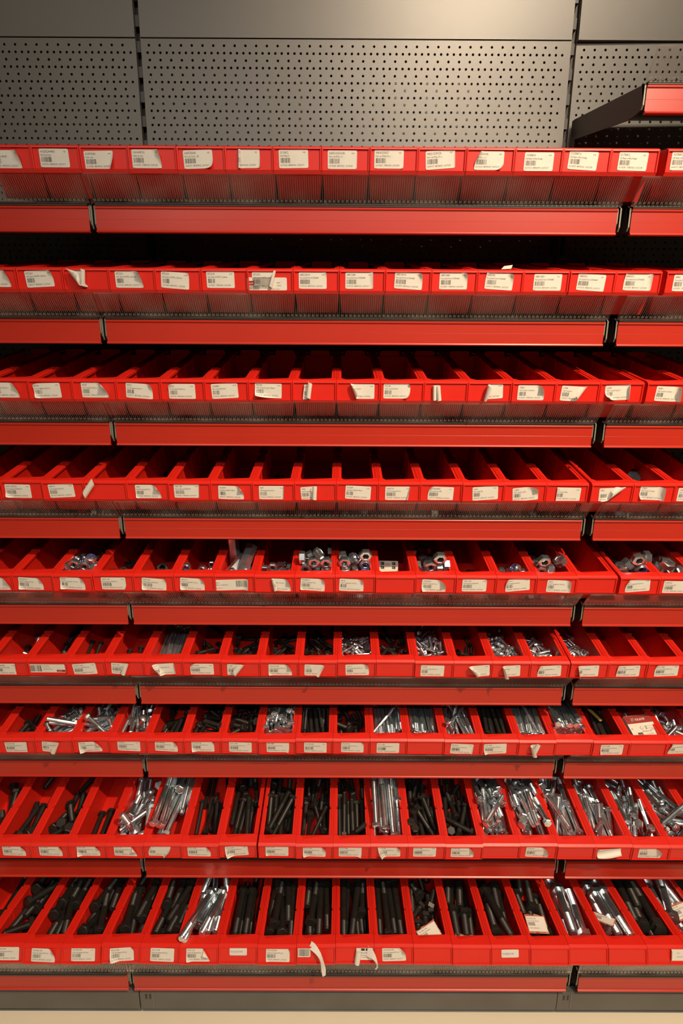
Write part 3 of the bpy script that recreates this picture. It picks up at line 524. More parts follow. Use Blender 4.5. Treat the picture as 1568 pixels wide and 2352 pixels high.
# row, bin: then per item: shape, heap flag, x, y, z (0.1 mm, in the bin), rotation vector (0.01 rad)
POSES = {
(5,3): [98,0,-258,1144,224,-16,63,256,  98,1,-200,184,487,139,86,-86,  98,0,-259,1384,139,-72,-72,-145,  98,1,-209,310,519,134,56,178,  98,0,-139,1414,241,44,60,-20,  98,0,-221,166,707,-195,-52,190,  98,1,-224,323,441,147,-102,-147,  98,0,111,49,771,-118,-126,-126,  98,1,259,166,454,0,0,-157,  98,1,-8,149,551,0,46,0,  98,1,88,356,624,144,200,95,  98,1,224,445,476,70,145,70,  98,0,-357,796,505,-79,142,-80,  98,0,224,166,703,-193,52,-193,  98,0,-115,49,823,-43,-198,-198,  98,1,-83,547,493,267,59,-117,  98,0,214,171,852,-10,37,-52,  98,0,-364,563,606,-143,105,-143,  98,0,51,708,453,-143,4,207],
(5,4): [107,0,-165,898,164,0,0,-23,  107,0,-179,458,288,-17,73,-133,  107,1,-179,172,480,-93,-140,90],
(5,5): [107,0,-186,813,145,68,-142,-12,  107,1,-243,180,443,52,193,-193,  107,1,-16,244,440,-314,-2,0,  107,1,195,165,444,0,0,-314,  107,0,-160,619,352,-225,-117,-8],
(5,6): [96,0,-10,1074,107,-98,-157,-163,  96,0,-268,817,24,0,0,-217,  96,1,-135,332,455,176,-98,69,  96,1,-262,44,560,-91,-158,-159,  96,1,50,140,495,-200,-54,186,  96,1,54,140,495,-39,146,-42,  96,0,-265,159,730,141,-82,82,  96,1,244,291,453,-87,139,-87,  96,0,82,159,667,8,219,-219,  96,0,294,127,586,0,-75,0],
(5,7): [97,1,-244,148,484,41,-153,-41,  97,1,260,164,419,144,-74,74,  108,0,-220,834,277,0,0,108,  108,1,137,954,601,10,-206,140,  108,0,21,131,446,-80,65,69,  97,0,-148,165,601,88,-163,163,  97,1,235,148,607,204,55,183],
(5,8): [102,0,99,829,180,-210,-68,77,  102,1,168,146,461,153,-41,41,  102,0,152,651,361,225,-22,195,  102,0,-51,675,282,268,70,78,  102,1,216,323,461,-246,103,-11,  102,1,-257,44,512,-88,162,162,  102,1,-59,145,449,-74,11,-277,  102,0,28,1160,126,-265,169,0,  102,1,274,146,613,153,-41,41,  102,1,133,221,499,-124,-9,-154,  102,0,-83,49,759,-88,162,162,  102,1,-62,359,458,118,125,-125,  102,1,56,146,610,52,193,-193,  102,0,-260,49,697,-157,4,4,  102,0,-11,753,308,-6,134,243],
(5,9): [103,1,-225,44,462,-142,-81,-81,  103,1,7,44,549,-1,-222,-222,  103,0,-225,185,707,142,-81,81,  103,0,105,1240,332,-275,-58,9,  103,1,-218,918,419,-246,-152,-13,  103,0,-364,187,954,30,155,30,  103,1,243,189,733,220,220,-4,  103,0,-188,733,659,-10,-306,-39,  103,1,-187,777,525,-122,281,39,  103,0,13,188,1013,-63,61,-152,  103,1,-233,485,439,-147,-176,-99,  103,1,-19,325,656,215,20,199,  103,1,-264,306,499,-227,128,-92,  103,0,225,61,863,0,-226,-218,  103,0,-37,49,885,-156,-19,-19,  103,1,228,1110,530,193,51,193,  103,1,228,449,617,220,4,220,  103,0,158,636,443,-4,76,-142,  103,1,-53,361,908,164,-135,-68],
(5,10): [99,1,243,183,441,303,-81,0,  99,1,225,44,566,-91,158,158,  99,0,16,1488,184,-303,-83,0,  99,0,-225,49,878,-141,-81,-81,  99,1,240,514,500,-110,-26,-42,  99,1,-351,428,577,-26,146,-25,  99,1,52,431,434,154,75,-22,  99,0,225,209,811,157,0,0,  99,1,-224,186,423,9,-15,209,  99,0,-225,186,589,14,0,0,  99,0,-99,211,642,3,156,86,  99,0,-87,188,889,134,36,231,  99,1,237,371,612,124,-112,115,  99,0,-191,387,834,-188,-64,170,  99,1,238,828,674,304,-80,0,  99,0,225,61,1056,0,-222,-222,  99,0,195,472,821,-232,-161,-32,  99,1,-24,552,519,23,18,61,  99,1,-353,974,495,-203,12,-221],
(5,12): [104,0,59,1671,152,-194,-93,214,  104,1,220,177,432,-87,139,-87,  104,0,30,1941,24,0,0,-250,  104,1,-203,175,533,-98,2,-295,  104,1,217,483,447,-19,-292,-102,  104,1,71,176,692,-2,157,-2,  104,0,-69,196,778,63,-186,185,  104,0,121,198,986,139,91,-84,  104,1,79,874,429,99,-298,0,  104,1,-5,432,464,-254,-6,128,  104,1,364,178,747,-222,-1,222,  104,1,220,420,582,154,96,154,  104,1,68,455,599,158,-8,8,  104,0,-216,1595,317,-168,-265,0,  104,1,236,557,647,-97,97,134,  104,0,222,1122,432,45,310,-6,  104,0,-4,705,542,83,-196,148,  104,1,-214,438,545,-170,-84,162,  104,0,240,1702,92,-38,-42,-40,  104,0,-22,994,337,-54,-130,-87],
(5,13): [107,0,196,788,24,0,0,197],
(5,14): [98,1,274,162,444,-255,-102,91,  98,0,44,650,273,62,-145,-19,  98,1,259,189,601,53,197,-189,  98,0,178,900,130,35,155,48,  98,0,-249,184,547,129,-108,108,  98,1,-10,184,495,35,203,-203,  98,0,152,155,667,140,-1,-280],
(5,15): [100,0,217,1552,24,0,0,-198,  100,1,363,172,432,158,-92,-158,  104,0,202,1300,248,-132,126,-112,  104,0,217,1814,169,-142,-280,0,  104,0,-184,416,554,61,13,-253,  104,1,-231,449,536,-217,162,-27,  100,0,-66,192,671,40,150,41,  104,0,-188,51,933,-97,-150,-152,  100,1,-15,819,454,-153,274,0,  100,0,-217,51,674,-97,-150,-152,  100,0,157,197,943,-64,238,-23,  100,1,-283,971,476,182,95,68,  100,1,-78,549,526,69,140,238],
(5,17): [104,1,173,364,429,-225,220,0,  100,1,210,183,429,6,-10,314,  100,0,216,227,735,146,88,-83,  104,0,-216,48,675,0,224,220,  100,0,154,1193,143,-43,147,-219,  104,1,-53,338,517,143,-67,40,  104,1,-350,617,457,191,50,193,  100,1,216,486,561,94,158,-160,  104,1,-220,323,527,0,-157,0,  100,0,41,475,480,-92,-125,-34,  104,0,218,197,994,-190,57,-187,  104,0,-94,197,765,18,69,53,  100,0,75,51,987,-151,55,55,  100,0,236,909,370,290,72,-30],
(5,18): [105,0,91,336,585,177,102,-181,  105,0,363,201,592,41,-153,-41,  105,1,-111,44,432,-151,-49,-49,  105,1,246,386,456,-110,192,222,  105,1,88,633,491,-223,-222,0,  105,0,209,932,435,-193,53,-193,  105,1,-153,266,609,87,-123,-193,  105,1,-208,553,487,-173,-7,-6,  105,0,-41,181,892,-2,-301,-34],
(6,1): [106,0,-257,779,114,-119,-124,124,  66,0,-278,1222,88,159,-68,97,  66,0,-6,422,214,-125,-111,54],
(6,2): [5,0,-291,1308,88,90,-165,151,  5,0,-267,1656,88,76,167,-141,  5,0,-294,958,88,163,2,2,  5,1,-92,549,250,90,-157,36],
(6,3): [4,1,-111,671,452,181,-61,36,  4,1,-316,683,469,141,-139,109],
(6,4): [3,1,-5,580,365,149,-136,120,  3,1,-285,581,269,136,147,-102],
(6,5): [59,1,-324,1124,453,164,-61,51,  59,1,84,1125,419,48,205,-179,  59,1,-242,1129,436,73,191,-175,  59,1,-91,1119,418,99,-175,146,  59,1,-162,1122,453,96,-174,146,  59,1,166,1120,429,20,227,-192,  59,1,-200,1119,530,98,-177,148,  59,1,-12,1122,450,129,-132,107,  59,1,-95,1116,496,106,175,-147,  59,1,141,1105,538,67,218,-178,  59,1,327,1124,456,168,-41,36,  59,1,-159,1110,611,162,91,-71,  59,1,63,1120,495,170,42,-48,  59,1,228,1116,476,176,-13,17,  59,1,-281,1122,520,144,115,-104,  59,1,307,1109,548,156,-86,52,  59,1,221,1107,559,21,-223,178,  59,1,-89,1113,574,100,-179,144,  59,1,-6,1124,546,167,-44,34,  59,1,327,1098,634,141,-138,100],
(6,6): [2,0,-260,589,160,-39,-193,-178,  2,1,-311,88,560,-172,-196,-64,  2,1,-11,1023,74,148,-141,193,  2,0,77,566,225,134,-169,-205,  2,0,202,1070,167,144,-29,2,  2,0,-329,1678,74,182,-13,147,  2,1,74,213,437,134,-118,-81,  2,0,-331,342,396,-201,-8,-140,  2,1,-72,102,503,-47,187,-38],
(6,7): [2,0,117,1071,74,147,-74,-72,  2,0,87,1176,74,197,-59,-194,  2,1,-307,99,475,255,181,-8,  2,1,-129,635,218,-207,-66,-140,  2,1,-306,1017,312,-218,-5,2,  2,0,288,827,74,37,-206,-200,  2,1,10,584,162,-149,-129,-190,  2,1,-186,583,319,103,-138,91,  2,0,-306,570,299,5,-242,-199,  2,1,-63,94,561,-253,-147,53,  2,0,156,483,290,50,-109,48,  2,0,-192,248,368,69,222,187],
(6,8): [2,1,83,583,74,-133,148,184,  2,0,-288,1043,74,-39,169,114,  2,0,289,1217,74,64,-147,-18,  2,1,166,659,94,-52,-173,-121,  2,0,339,1359,74,190,-15,-167,  2,0,-201,314,269,-167,-49,-125,  2,0,13,846,165,146,-5,-92,  2,0,-175,1045,145,172,-4,152,  2,1,-261,102,469,-172,45,-217,  2,0,-214,524,346,-9,-260,-157],
(6,9): [2,0,-306,947,74,-96,160,159,  2,1,77,1003,74,191,-20,-170,  2,0,-239,1312,74,146,77,75,  2,0,301,1637,74,146,-81,83,  2,0,-25,806,161,-105,147,167,  2,1,222,543,255,-41,248,157,  2,0,-320,492,232,-20,205,138,  2,0,20,953,242,155,23,103,  2,1,-188,489,347,171,-77,77,  2,1,229,102,251,-8,14,-152,  2,0,-234,922,237,113,95,-20,  2,1,194,94,710,264,-152,-15,  2,1,27,101,695,-82,-241,31,  2,0,-146,1478,72,139,-124,213,  2,0,-312,759,211,105,-28,40,  2,1,309,296,464,217,-79,-165,  2,0,151,655,265,-20,-170,-108,  2,1,0,175,533,-236,-98,104],
(6,10): [58,0,-19,1264,61,181,123,-212,  58,0,-242,1285,65,-84,154,122,  58,0,28,1466,61,166,-50,115,  58,1,241,993,61,-140,88,75,  58,0,-273,1161,62,-150,66,-68,  58,0,23,875,230,212,-74,-108,  58,0,-4,1337,61,168,-45,120,  58,0,-322,1311,61,1,225,219,  58,1,-327,954,141,-141,138,111,  58,0,-326,776,140,-49,170,131,  58,1,184,864,45,75,-6,-216,  58,1,-327,712,246,176,29,77,  58,0,320,1063,135,-3,-165,-74,  58,0,-295,1022,201,141,36,44,  58,0,-43,608,402,207,-95,-108,  58,0,205,1042,129,-110,-145,156,  58,0,-86,1120,125,152,50,-126,  58,0,226,1083,223,222,-110,-140,  58,0,9,712,377,218,15,146,  58,0,-148,878,206,-150,-149,-174,  58,0,322,313,344,-90,122,150,  58,0,326,1019,235,181,-50,10,  58,0,252,643,229,-94,-158,-134,  58,1,-327,317,553,178,176,-75,  58,1,-325,81,524,305,-1,61,  58,1,-92,871,269,153,1,33,  58,0,151,518,233,-139,58,51,  58,1,-15,423,410,-189,166,-174,  58,0,-321,741,320,58,-134,192,  58,0,306,1016,313,76,-211,165,  58,0,217,384,350,-161,-31,-82,  58,0,312,843,364,210,-19,-147,  58,1,-332,159,515,-199,116,-129,  58,1,256,108,518,-134,-136,64,  58,1,6,81,449,86,146,77,  58,0,-62,472,425,83,-131,142,  58,0,-194,456,379,-59,171,-45,  58,0,-248,803,239,84,-78,125,  58,0,214,950,297,-156,136,40,  58,1,349,138,410,-37,-139,-13,  58,0,-322,987,280,142,-138,211,  58,0,362,323,436,168,-86,-158,  58,0,159,431,392,-40,185,148,  58,0,7,488,471,228,-42,131,  58,0,-74,524,408,92,178,65,  58,0,323,245,417,40,-43,173],
(6,11): [1,1,-224,1280,74,-89,166,-161,  1,0,-99,1617,74,119,-154,174,  1,1,306,666,150,74,2,5,  1,1,309,1084,72,28,-145,247,  1,0,70,700,206,-57,-151,-132,  1,1,-313,522,440,194,-57,31,  1,0,-245,606,397,222,-18,159,  1,0,147,656,268,52,221,194,  1,1,219,94,502,-91,-163,77,  1,0,193,72,380,-39,-172,-125,  1,0,74,977,179,-158,-150,-153,  1,0,-320,170,391,-129,-152,-221,  1,0,95,560,307,128,-137,-162,  1,1,165,202,485,110,-139,-80,  1,0,308,843,315,-120,-149,-134],
(6,12): [61,0,-29,1439,75,130,-101,59,  61,0,115,1183,169,56,184,172,  61,0,-85,1601,75,-118,133,-128,  61,0,310,772,430,155,-174,100,  61,0,297,1460,75,120,-130,-125,  61,0,-237,1201,235,200,-126,109,  61,1,239,102,432,-183,-209,49,  61,1,-350,413,249,160,121,166,  61,1,-186,827,187,-69,124,-37,  61,1,192,969,284,-199,-125,-7,  61,0,68,982,277,-227,87,66,  61,0,94,620,324,120,-184,-201,  61,0,-251,1375,176,161,-134,179,  61,0,172,1416,168,-63,-178,173,  61,0,-28,506,312,216,6,-218,  61,0,-4,883,366,-41,256,-86,  61,1,309,337,451,199,238,5,  61,0,-308,904,259,-3,185,-170,  61,0,287,521,167,-47,-98,-165,  61,0,-62,612,311,-162,8,88,  61,0,-93,1262,232,-213,-19,10,  61,1,-32,95,450,3,-174,4,  61,1,-94,192,423,79,170,87,  61,0,118,991,382,168,102,-61,  61,0,240,699,509,259,-85,-24,  61,0,247,1197,238,142,14,22,  61,0,152,349,378,56,45,63,  61,0,313,420,331,-41,-132,-233,  61,0,203,209,593,-254,91,130,  61,1,16,95,628,271,-3,151,  61,0,-101,255,461,-171,75,86,  61,0,34,1701,75,-25,163,-58,  61,0,235,427,388,180,-132,-207,  61,1,-353,109,487,-156,68,-152,  61,0,-179,1562,144,-139,121,35],
(6,13): [0,0,296,977,75,-161,-17,16,  0,0,110,620,75,-130,101,60,  0,0,231,622,75,-130,101,60,  0,1,-65,819,75,159,29,28,  0,0,-36,633,169,-177,99,-195],
(6,14): [93,0,25,1399,74,-47,-203,192,  93,1,-178,101,431,182,206,34,  93,0,323,1549,74,157,140,-195,  93,0,-301,94,734,308,0,-10,  93,0,138,1117,68,17,122,-160,  93,0,258,653,373,121,-116,61,  93,1,-306,123,428,-127,71,95,  93,0,20,555,299,101,148,-256,  93,0,-54,798,313,-181,-59,95,  93,0,116,839,156,-33,118,161,  93,0,48,134,306,-72,171,157,  93,0,21,1144,135,113,64,-72,  93,0,-118,1047,249,171,-42,93,  93,0,161,452,451,108,-147,55,  93,1,215,94,561,-96,-175,74,  93,0,364,1263,98,59,-135,-60,  93,0,-226,432,522,-37,267,87,  93,0,-288,612,443,-251,-99,-145,  93,0,-88,206,532,80,244,146,  93,0,73,1032,296,162,-39,68,  93,0,327,739,246,-10,-121,-126,  93,0,-358,349,574,-103,141,-65,  93,0,307,496,320,4,161,-255,  93,0,198,219,558,167,-130,-80,  93,0,46,763,350,96,-138,57,  93,0,-245,219,530,-109,172,66,  93,0,306,562,407,-2,177,-248,  93,0,105,135,402,28,196,192,  93,0,121,698,322,107,-14,-22],
(6,15): [60,0,209,1483,68,58,168,-129,  60,0,-175,1260,68,-73,143,-8,  60,0,48,1299,71,174,-26,120,  60,0,138,975,233,-15,-234,99,  60,1,320,95,427,218,218,-1,  60,0,141,1349,67,112,114,-39,  60,0,317,418,313,-146,-123,-105,  60,0,-53,1236,68,160,-84,234,  60,0,330,880,260,251,-74,-126,  60,0,320,93,431,-7,5,263,  60,1,67,899,272,-190,-142,199,  60,1,-315,337,436,172,-137,150,  60,1,-313,107,417,-206,120,59,  60,0,152,1118,213,57,132,-149,  60,0,255,615,328,-67,-199,-114,  60,1,35,990,170,134,-29,-118,  60,0,-183,647,264,-127,54,-87,  60,0,245,325,282,-151,-4,76,  60,0,98,780,352,185,-138,113,  60,0,140,261,391,55,-37,125,  60,0,327,380,411,-50,-175,46,  60,1,-110,368,443,146,105,-136,  60,0,5,579,371,-216,-70,-40,  60,0,354,495,404,141,-110,-106,  60,0,60,86,555,-16,-171,-34,  60,0,-249,640,352,92,129,6,  60,0,-15,386,449,191,139,-77,  60,0,-325,92,739,-237,139,-82,  60,1,180,95,479,212,-43,-181],
(6,16): [60,0,358,1169,68,-195,-39,181,  60,0,139,1050,162,120,119,-48,  60,0,197,1156,161,-39,207,-187,  60,0,-26,1297,72,36,158,20,  60,0,39,570,214,-179,74,-198,  60,1,352,95,431,-46,-171,45,  60,1,-27,95,441,-107,109,-135,  60,0,147,804,151,-137,138,175,  60,0,-26,718,226,97,135,143,  60,0,316,1122,180,-116,191,158,  60,0,243,333,228,-158,57,190,  60,1,-357,88,421,77,127,83,  60,0,313,1631,68,-5,224,-215,  60,0,313,234,256,-14,-184,-249,  60,1,-269,219,441,-43,155,-37,  60,0,-340,288,439,-82,138,-4,  60,1,-36,95,533,-113,115,-131,  60,0,212,1638,68,167,49,-115,  60,0,313,561,311,-111,197,120,  60,0,151,681,294,114,99,-117,  60,0,287,385,478,230,-34,-86,  60,1,-39,160,488,192,-45,-192,  60,0,8,469,290,5,-96,204,  60,0,240,551,316,106,-131,131,  60,0,127,454,418,-6,-193,-67],
(7,1): [12,0,-276,510,100,-89,-164,-151,  12,1,-276,50,100,-99,161,159,  12,1,-280,55,257,-154,-90,-77,  12,0,-276,562,316,90,142,-171],
(7,2): [69,1,172,329,774,-213,227,-8,  69,1,-303,774,247,-59,220,168,  69,1,330,195,521,203,-117,-119,  69,0,-201,106,312,-47,86,-98,  69,0,-302,115,244,2,-2,-52,  69,0,-276,233,297,-18,164,191,  69,1,292,397,799,9,310,-15,  69,0,-188,752,323,-115,-168,-135,  69,0,-295,564,454,-19,-248,-179,  69,0,175,635,273,16,27,-48,  69,0,331,537,357,185,45,-192,  69,1,61,758,429,-45,-181,193,  69,0,62,729,558,133,147,-198,  69,1,-188,76,513,-47,171,123,  69,0,335,232,635,117,-53,-161,  69,0,338,176,771,-127,-68,209],
(7,3): [68,1,215,499,446,-134,212,113,  68,1,-294,172,486,-149,201,94,  68,1,292,244,422,-189,1,-3,  68,1,-306,1634,240,24,195,-164,  68,0,292,777,364,81,49,-94,  68,1,191,173,407,-164,41,137,  68,0,-296,433,396,-142,16,18,  68,0,213,327,477,-105,-114,-23,  68,1,330,284,606,-9,-191,50,  68,0,-92,1106,320,49,110,-153,  68,0,-327,100,530,119,116,195,  68,0,302,121,419,5,-3,262,  68,1,241,803,507,195,-83,-83,  68,0,-26,249,447,34,-174,-204,  68,0,-137,282,612,-125,110,88,  68,0,207,477,592,62,-99,-17,  68,0,-273,223,990,10,239,-26,  68,0,-133,466,205,58,-5,-91],
(7,4): [95,0,-291,502,220,-149,80,80,  95,0,-200,894,303,157,-1,0,  95,0,66,867,383,137,30,3,  95,0,40,295,307,-162,13,18,  95,0,-291,1244,391,83,-156,162,  95,0,171,57,436,11,-204,-188,  95,0,-167,37,407,-95,157,161,  95,1,301,68,662,-198,55,30,  95,0,294,1723,82,89,116,-185,  95,0,249,416,603,-162,-157,-95,  95,0,-291,890,532,86,-162,158,  95,1,301,778,528,-161,163,84,  95,0,-180,825,606,188,-79,85,  95,0,-308,1611,154,88,-154,233,  95,0,-104,52,531,8,-187,-219,  95,0,304,119,1082,237,-150,-54],
(7,5): [7,0,-287,998,87,-139,89,73,  7,0,-281,71,180,-109,99,55,  7,1,156,765,292,-103,-230,-162,  7,1,183,716,110,-61,-171,-129,  7,0,-301,62,340,-137,-141,-105,  7,0,-175,65,288,-96,122,98,  7,0,-220,613,85,-94,121,183,  7,0,210,1369,86,62,-127,142,  7,0,-213,595,258,62,-135,188,  7,1,227,588,419,126,126,-137,  7,0,174,651,322,-27,-179,22,  7,0,48,53,437,-44,182,184,  7,0,-47,62,339,-156,-24,-70],
(7,6): [6,1,-16,107,540,146,-251,-13,  6,0,71,802,87,-119,-155,-172,  6,0,50,1198,88,-34,-211,202,  6,0,-104,1100,87,-43,-170,-117,  6,0,346,115,491,33,-125,-42,  6,1,177,394,305,-180,-76,-54,  6,0,45,713,185,-181,17,156,  6,1,-291,61,381,-82,134,178,  6,0,-146,1392,87,70,146,11,  6,0,327,119,625,-71,-76,147,  6,0,331,122,778,31,-99,-45,  6,0,-199,1051,181,-80,162,-173,  6,1,288,222,447,147,-136,-108,  6,0,-247,684,393,-108,159,-75,  6,1,-258,523,383,151,174,123,  6,0,-218,116,443,43,37,153,  6,0,-122,124,844,72,-253,-10,  6,0,302,644,318,-165,-96,-15],
(7,7): [12,0,44,730,89,-97,10,-52,  12,0,-298,1384,100,176,-34,129,  12,1,-276,1136,100,89,-164,151,  12,1,-67,875,100,-91,134,11,  12,1,-271,1606,100,163,-136,198,  12,0,119,1139,198,-9,-151,64,  12,1,288,194,418,-180,183,59,  12,1,242,120,467,-179,-108,145,  12,0,-332,582,468,82,122,26,  12,0,-134,780,217,-56,105,-94,  12,0,-337,399,478,-187,80,-224,  12,0,54,123,729,205,-117,-110,  12,0,91,687,436,44,-227,203,  12,1,279,358,631,-98,243,98],
(7,8): [94,0,-301,1183,174,136,59,-70,  94,1,73,45,444,-122,148,135,  94,1,-303,44,425,-120,-144,-124,  94,1,-42,50,466,-37,230,187,  94,1,-165,46,454,-147,-110,-94,  94,1,305,41,514,-158,53,46,  94,1,-301,46,549,-151,104,89,  94,1,28,55,612,-142,-137,-114,  94,1,307,44,645,-166,-39,-38,  94,1,-181,50,580,-88,-191,-149,  94,0,-86,54,652,-78,-195,-156,  94,1,146,51,543,-140,-135,-105,  94,1,-299,68,672,-88,-190,-151,  94,1,86,82,718,-117,169,125,  94,0,193,54,655,-143,-138,-103,  94,0,-238,1379,366,85,128,-158,  94,0,-24,100,749,-191,-15,-15,  94,1,209,98,772,-141,-150,-108,  94,1,-160,1436,451,42,174,-216,  94,0,76,1340,449,122,53,-74,  94,0,296,155,843,-154,136,106,  94,0,-124,1473,562,39,-176,209,  94,0,-45,1364,435,130,26,-44,  94,0,128,239,819,-119,168,125,  94,0,-300,63,795,-171,76,62,  94,1,21,314,837,-95,-197,-155,  94,0,229,1555,444,120,36,-34,  94,0,-242,294,837,-176,79,59,  94,0,216,508,840,-48,-226,-166,  94,0,306,1538,548,98,95,-128,  94,0,-124,368,895,-81,221,172,  94,0,-14,1305,566,110,99,-133],
(7,9): [8,1,-129,803,435,10,216,-191,  8,1,296,780,519,158,-121,82,  8,1,7,802,472,159,-88,90,  8,1,181,773,448,24,244,-168,  8,1,-259,797,468,112,-173,163,  8,0,-32,798,599,155,94,-61,  8,1,183,759,586,187,80,-54,  8,0,-163,802,560,94,-188,168,  8,0,64,748,695,12,240,-152,  8,0,302,760,676,153,-151,100,  8,1,-302,706,652,69,251,-132,  8,1,-227,686,767,73,256,-131],
(7,10): [12,0,-158,1104,100,118,113,-43,  12,0,242,623,100,-166,53,112,  12,1,133,500,238,158,-9,14,  12,0,298,578,269,-201,-17,146,  12,0,140,1237,100,164,-57,108,  12,1,-201,552,234,63,170,-217,  12,1,-289,639,480,221,-221,-3,  12,0,-283,1156,100,14,166,67,  12,0,-27,633,299,120,119,-157,  12,0,-5,223,521,-104,-163,-20],
(7,11): [63,1,152,1044,493,120,124,-118,  63,1,315,66,439,-159,-42,-41,  63,1,-158,1176,449,69,174,-169,  63,1,-34,1044,431,101,-153,152,  63,1,300,1044,477,122,116,-126,  63,1,-253,44,445,-63,-185,-185,  63,1,-78,1044,532,161,-13,23,  63,1,89,50,527,-110,119,119,  63,1,-315,1044,509,53,193,-193,  63,1,52,528,493,-25,211,209,  63,1,191,52,575,-47,195,187,  63,1,-41,47,584,-141,-66,-62,  63,0,19,1044,587,153,19,-16,  63,1,315,45,581,-121,123,119,  63,1,-207,1043,534,134,105,-92,  63,1,105,1044,678,37,206,-197,  63,1,248,46,661,-157,44,39,  63,0,-221,48,547,-53,191,203,  63,1,323,798,822,-91,-198,169,  63,1,315,1048,693,150,41,-40,  63,0,-183,1043,634,115,-147,142],
(7,12): [64,1,92,1143,472,123,-131,117,  64,1,314,1150,434,51,-199,192,  64,1,-14,1144,428,152,43,-43,  64,1,193,1141,486,122,-133,115,  64,1,-310,1144,511,126,117,-116,  64,1,130,1141,567,133,125,-115,  64,1,224,49,449,-58,-184,-200,  64,1,-116,1176,428,125,-112,105,  64,1,-96,46,483,-57,184,186,  64,1,159,48,542,-131,90,85,  64,1,-207,1144,498,117,-128,122,  64,1,16,51,517,-126,112,113,  64,1,315,48,514,-146,40,41,  64,1,-273,46,564,-152,38,35,  64,1,72,46,604,-156,30,35,  64,1,296,1142,671,49,-201,182,  64,1,-170,46,555,-46,-200,-202,  64,1,-68,45,582,-154,34,31,  64,0,18,1144,700,131,114,-113,  64,1,-270,50,707,-153,-44,-47,  64,1,-313,1144,641,117,-126,124,  64,1,-181,1144,646,42,-198,194,  64,0,-143,1144,742,154,-53,46,  64,1,-77,1189,664,37,-201,194,  64,0,182,48,652,-148,63,74],
(7,13): [63,1,166,1149,444,174,74,-119,  63,1,-126,989,506,-140,-160,-80,  63,1,-192,502,475,-114,-186,-184,  63,1,207,1039,514,111,-163,83,  63,1,-308,309,446,-144,12,16,  63,0,-31,1114,541,77,-201,173,  63,1,207,61,478,-140,-37,12,  63,0,-29,1018,632,138,88,-46,  63,1,309,1062,462,150,68,-64,  63,1,-302,49,520,-147,15,13,  63,0,138,1033,623,145,63,-34,  63,1,312,58,522,-132,112,151,  63,0,-176,1037,684,150,91,-104,  63,1,68,852,886,84,-229,86,  63,0,-302,107,1009,-219,205,-26,  63,0,322,888,735,159,-44,-69,  63,0,-152,157,642,-35,234,196],
(7,14): [10,1,-69,1065,425,88,-180,149,  10,1,-293,953,507,108,165,-144,  10,1,-121,948,529,6,234,-194,  10,1,136,1025,508,46,203,-185,  10,0,229,52,330,-141,42,45,  10,0,-145,56,466,-87,-135,-148,  10,1,-11,48,477,-112,123,124,  10,0,301,49,435,-55,-183,-197,  10,1,-302,54,494,-46,-177,-204,  10,0,128,49,537,-50,-181,-193,  10,0,247,957,583,126,-123,115,  10,0,-200,52,607,-67,164,172,  10,0,-19,957,621,158,-43,31],
(7,15): [65,1,-178,1240,490,78,-188,172,  65,1,-315,1239,500,166,44,-40,  65,1,-251,1234,581,134,-133,113,  65,1,192,1242,468,130,125,-120,  65,1,-63,1242,532,33,-212,195,  65,1,14,1246,457,122,-128,114,  65,1,-145,1240,596,33,-215,192,  65,1,8,48,452,-145,42,39,  65,1,145,1240,559,125,-131,113,  65,1,-315,53,442,-137,-38,-43,  65,1,109,1240,656,55,207,-184,  65,1,315,45,478,-53,-191,-195,  65,1,-95,1237,687,37,-220,190,  65,1,1,1244,621,73,-184,173,  65,1,248,1243,553,45,-199,185,  65,1,-312,1233,746,67,-202,169,  65,0,-24,1234,771,118,-149,123,  65,1,315,1244,632,52,198,-188,  65,1,-213,1237,678,168,43,-41,  65,1,-163,49,625,-92,-141,-158,  65,1,172,46,584,-119,-118,-126,  65,1,-274,53,615,-140,-25,-36,  65,0,189,1239,727,159,-49,31,  65,0,290,1242,736,162,-45,37,  65,1,-315,1237,860,167,-45,38,  65,1,87,1238,760,49,-202,177,  65,0,232,1239,820,128,-131,113,  65,0,-161,1236,858,133,-124,101,  65,1,40,1230,858,148,112,-108,  65,0,-192,1172,1018,179,43,5],
(7,16): [70,1,43,49,438,-161,9,-3,  70,1,151,51,509,-151,-84,-86,  70,1,-50,46,532,-143,-84,-86,  70,1,293,68,519,-144,-84,-83,  70,1,-302,47,501,-157,-43,-39,  70,1,-78,48,658,-94,160,151,  70,1,165,52,637,-101,-169,-156,  70,1,-182,51,568,-142,-107,-102,  70,1,-69,54,786,0,225,209,  70,1,55,57,703,-160,-91,-79,  70,1,-302,53,647,-125,133,109,  70,1,75,1176,592,3,199,-242,  70,1,302,49,657,-159,44,39,  70,1,-187,68,721,-97,-171,-155,  70,0,-135,1159,712,8,208,-233,  70,1,165,54,765,3,234,203,  70,1,-302,59,795,-59,215,174,  70,0,149,60,894,-106,169,142,  70,0,302,55,801,-164,-41,-36,  70,1,-285,68,933,-180,-46,-39,  70,1,-9,58,911,-161,61,44,  70,0,278,208,915,-132,-132,-106],
(7,17): [11,1,-292,1057,428,147,83,-81,  11,0,254,48,261,-112,-121,-124,  11,0,-178,49,370,-136,-72,-79,  11,0,302,45,382,-154,43,40,  11,1,-293,47,489,-138,78,84,  11,1,123,1057,390,77,180,-166,  11,1,17,1043,501,166,75,-59],
(7,18): [62,0,300,1127,75,-6,224,-215],
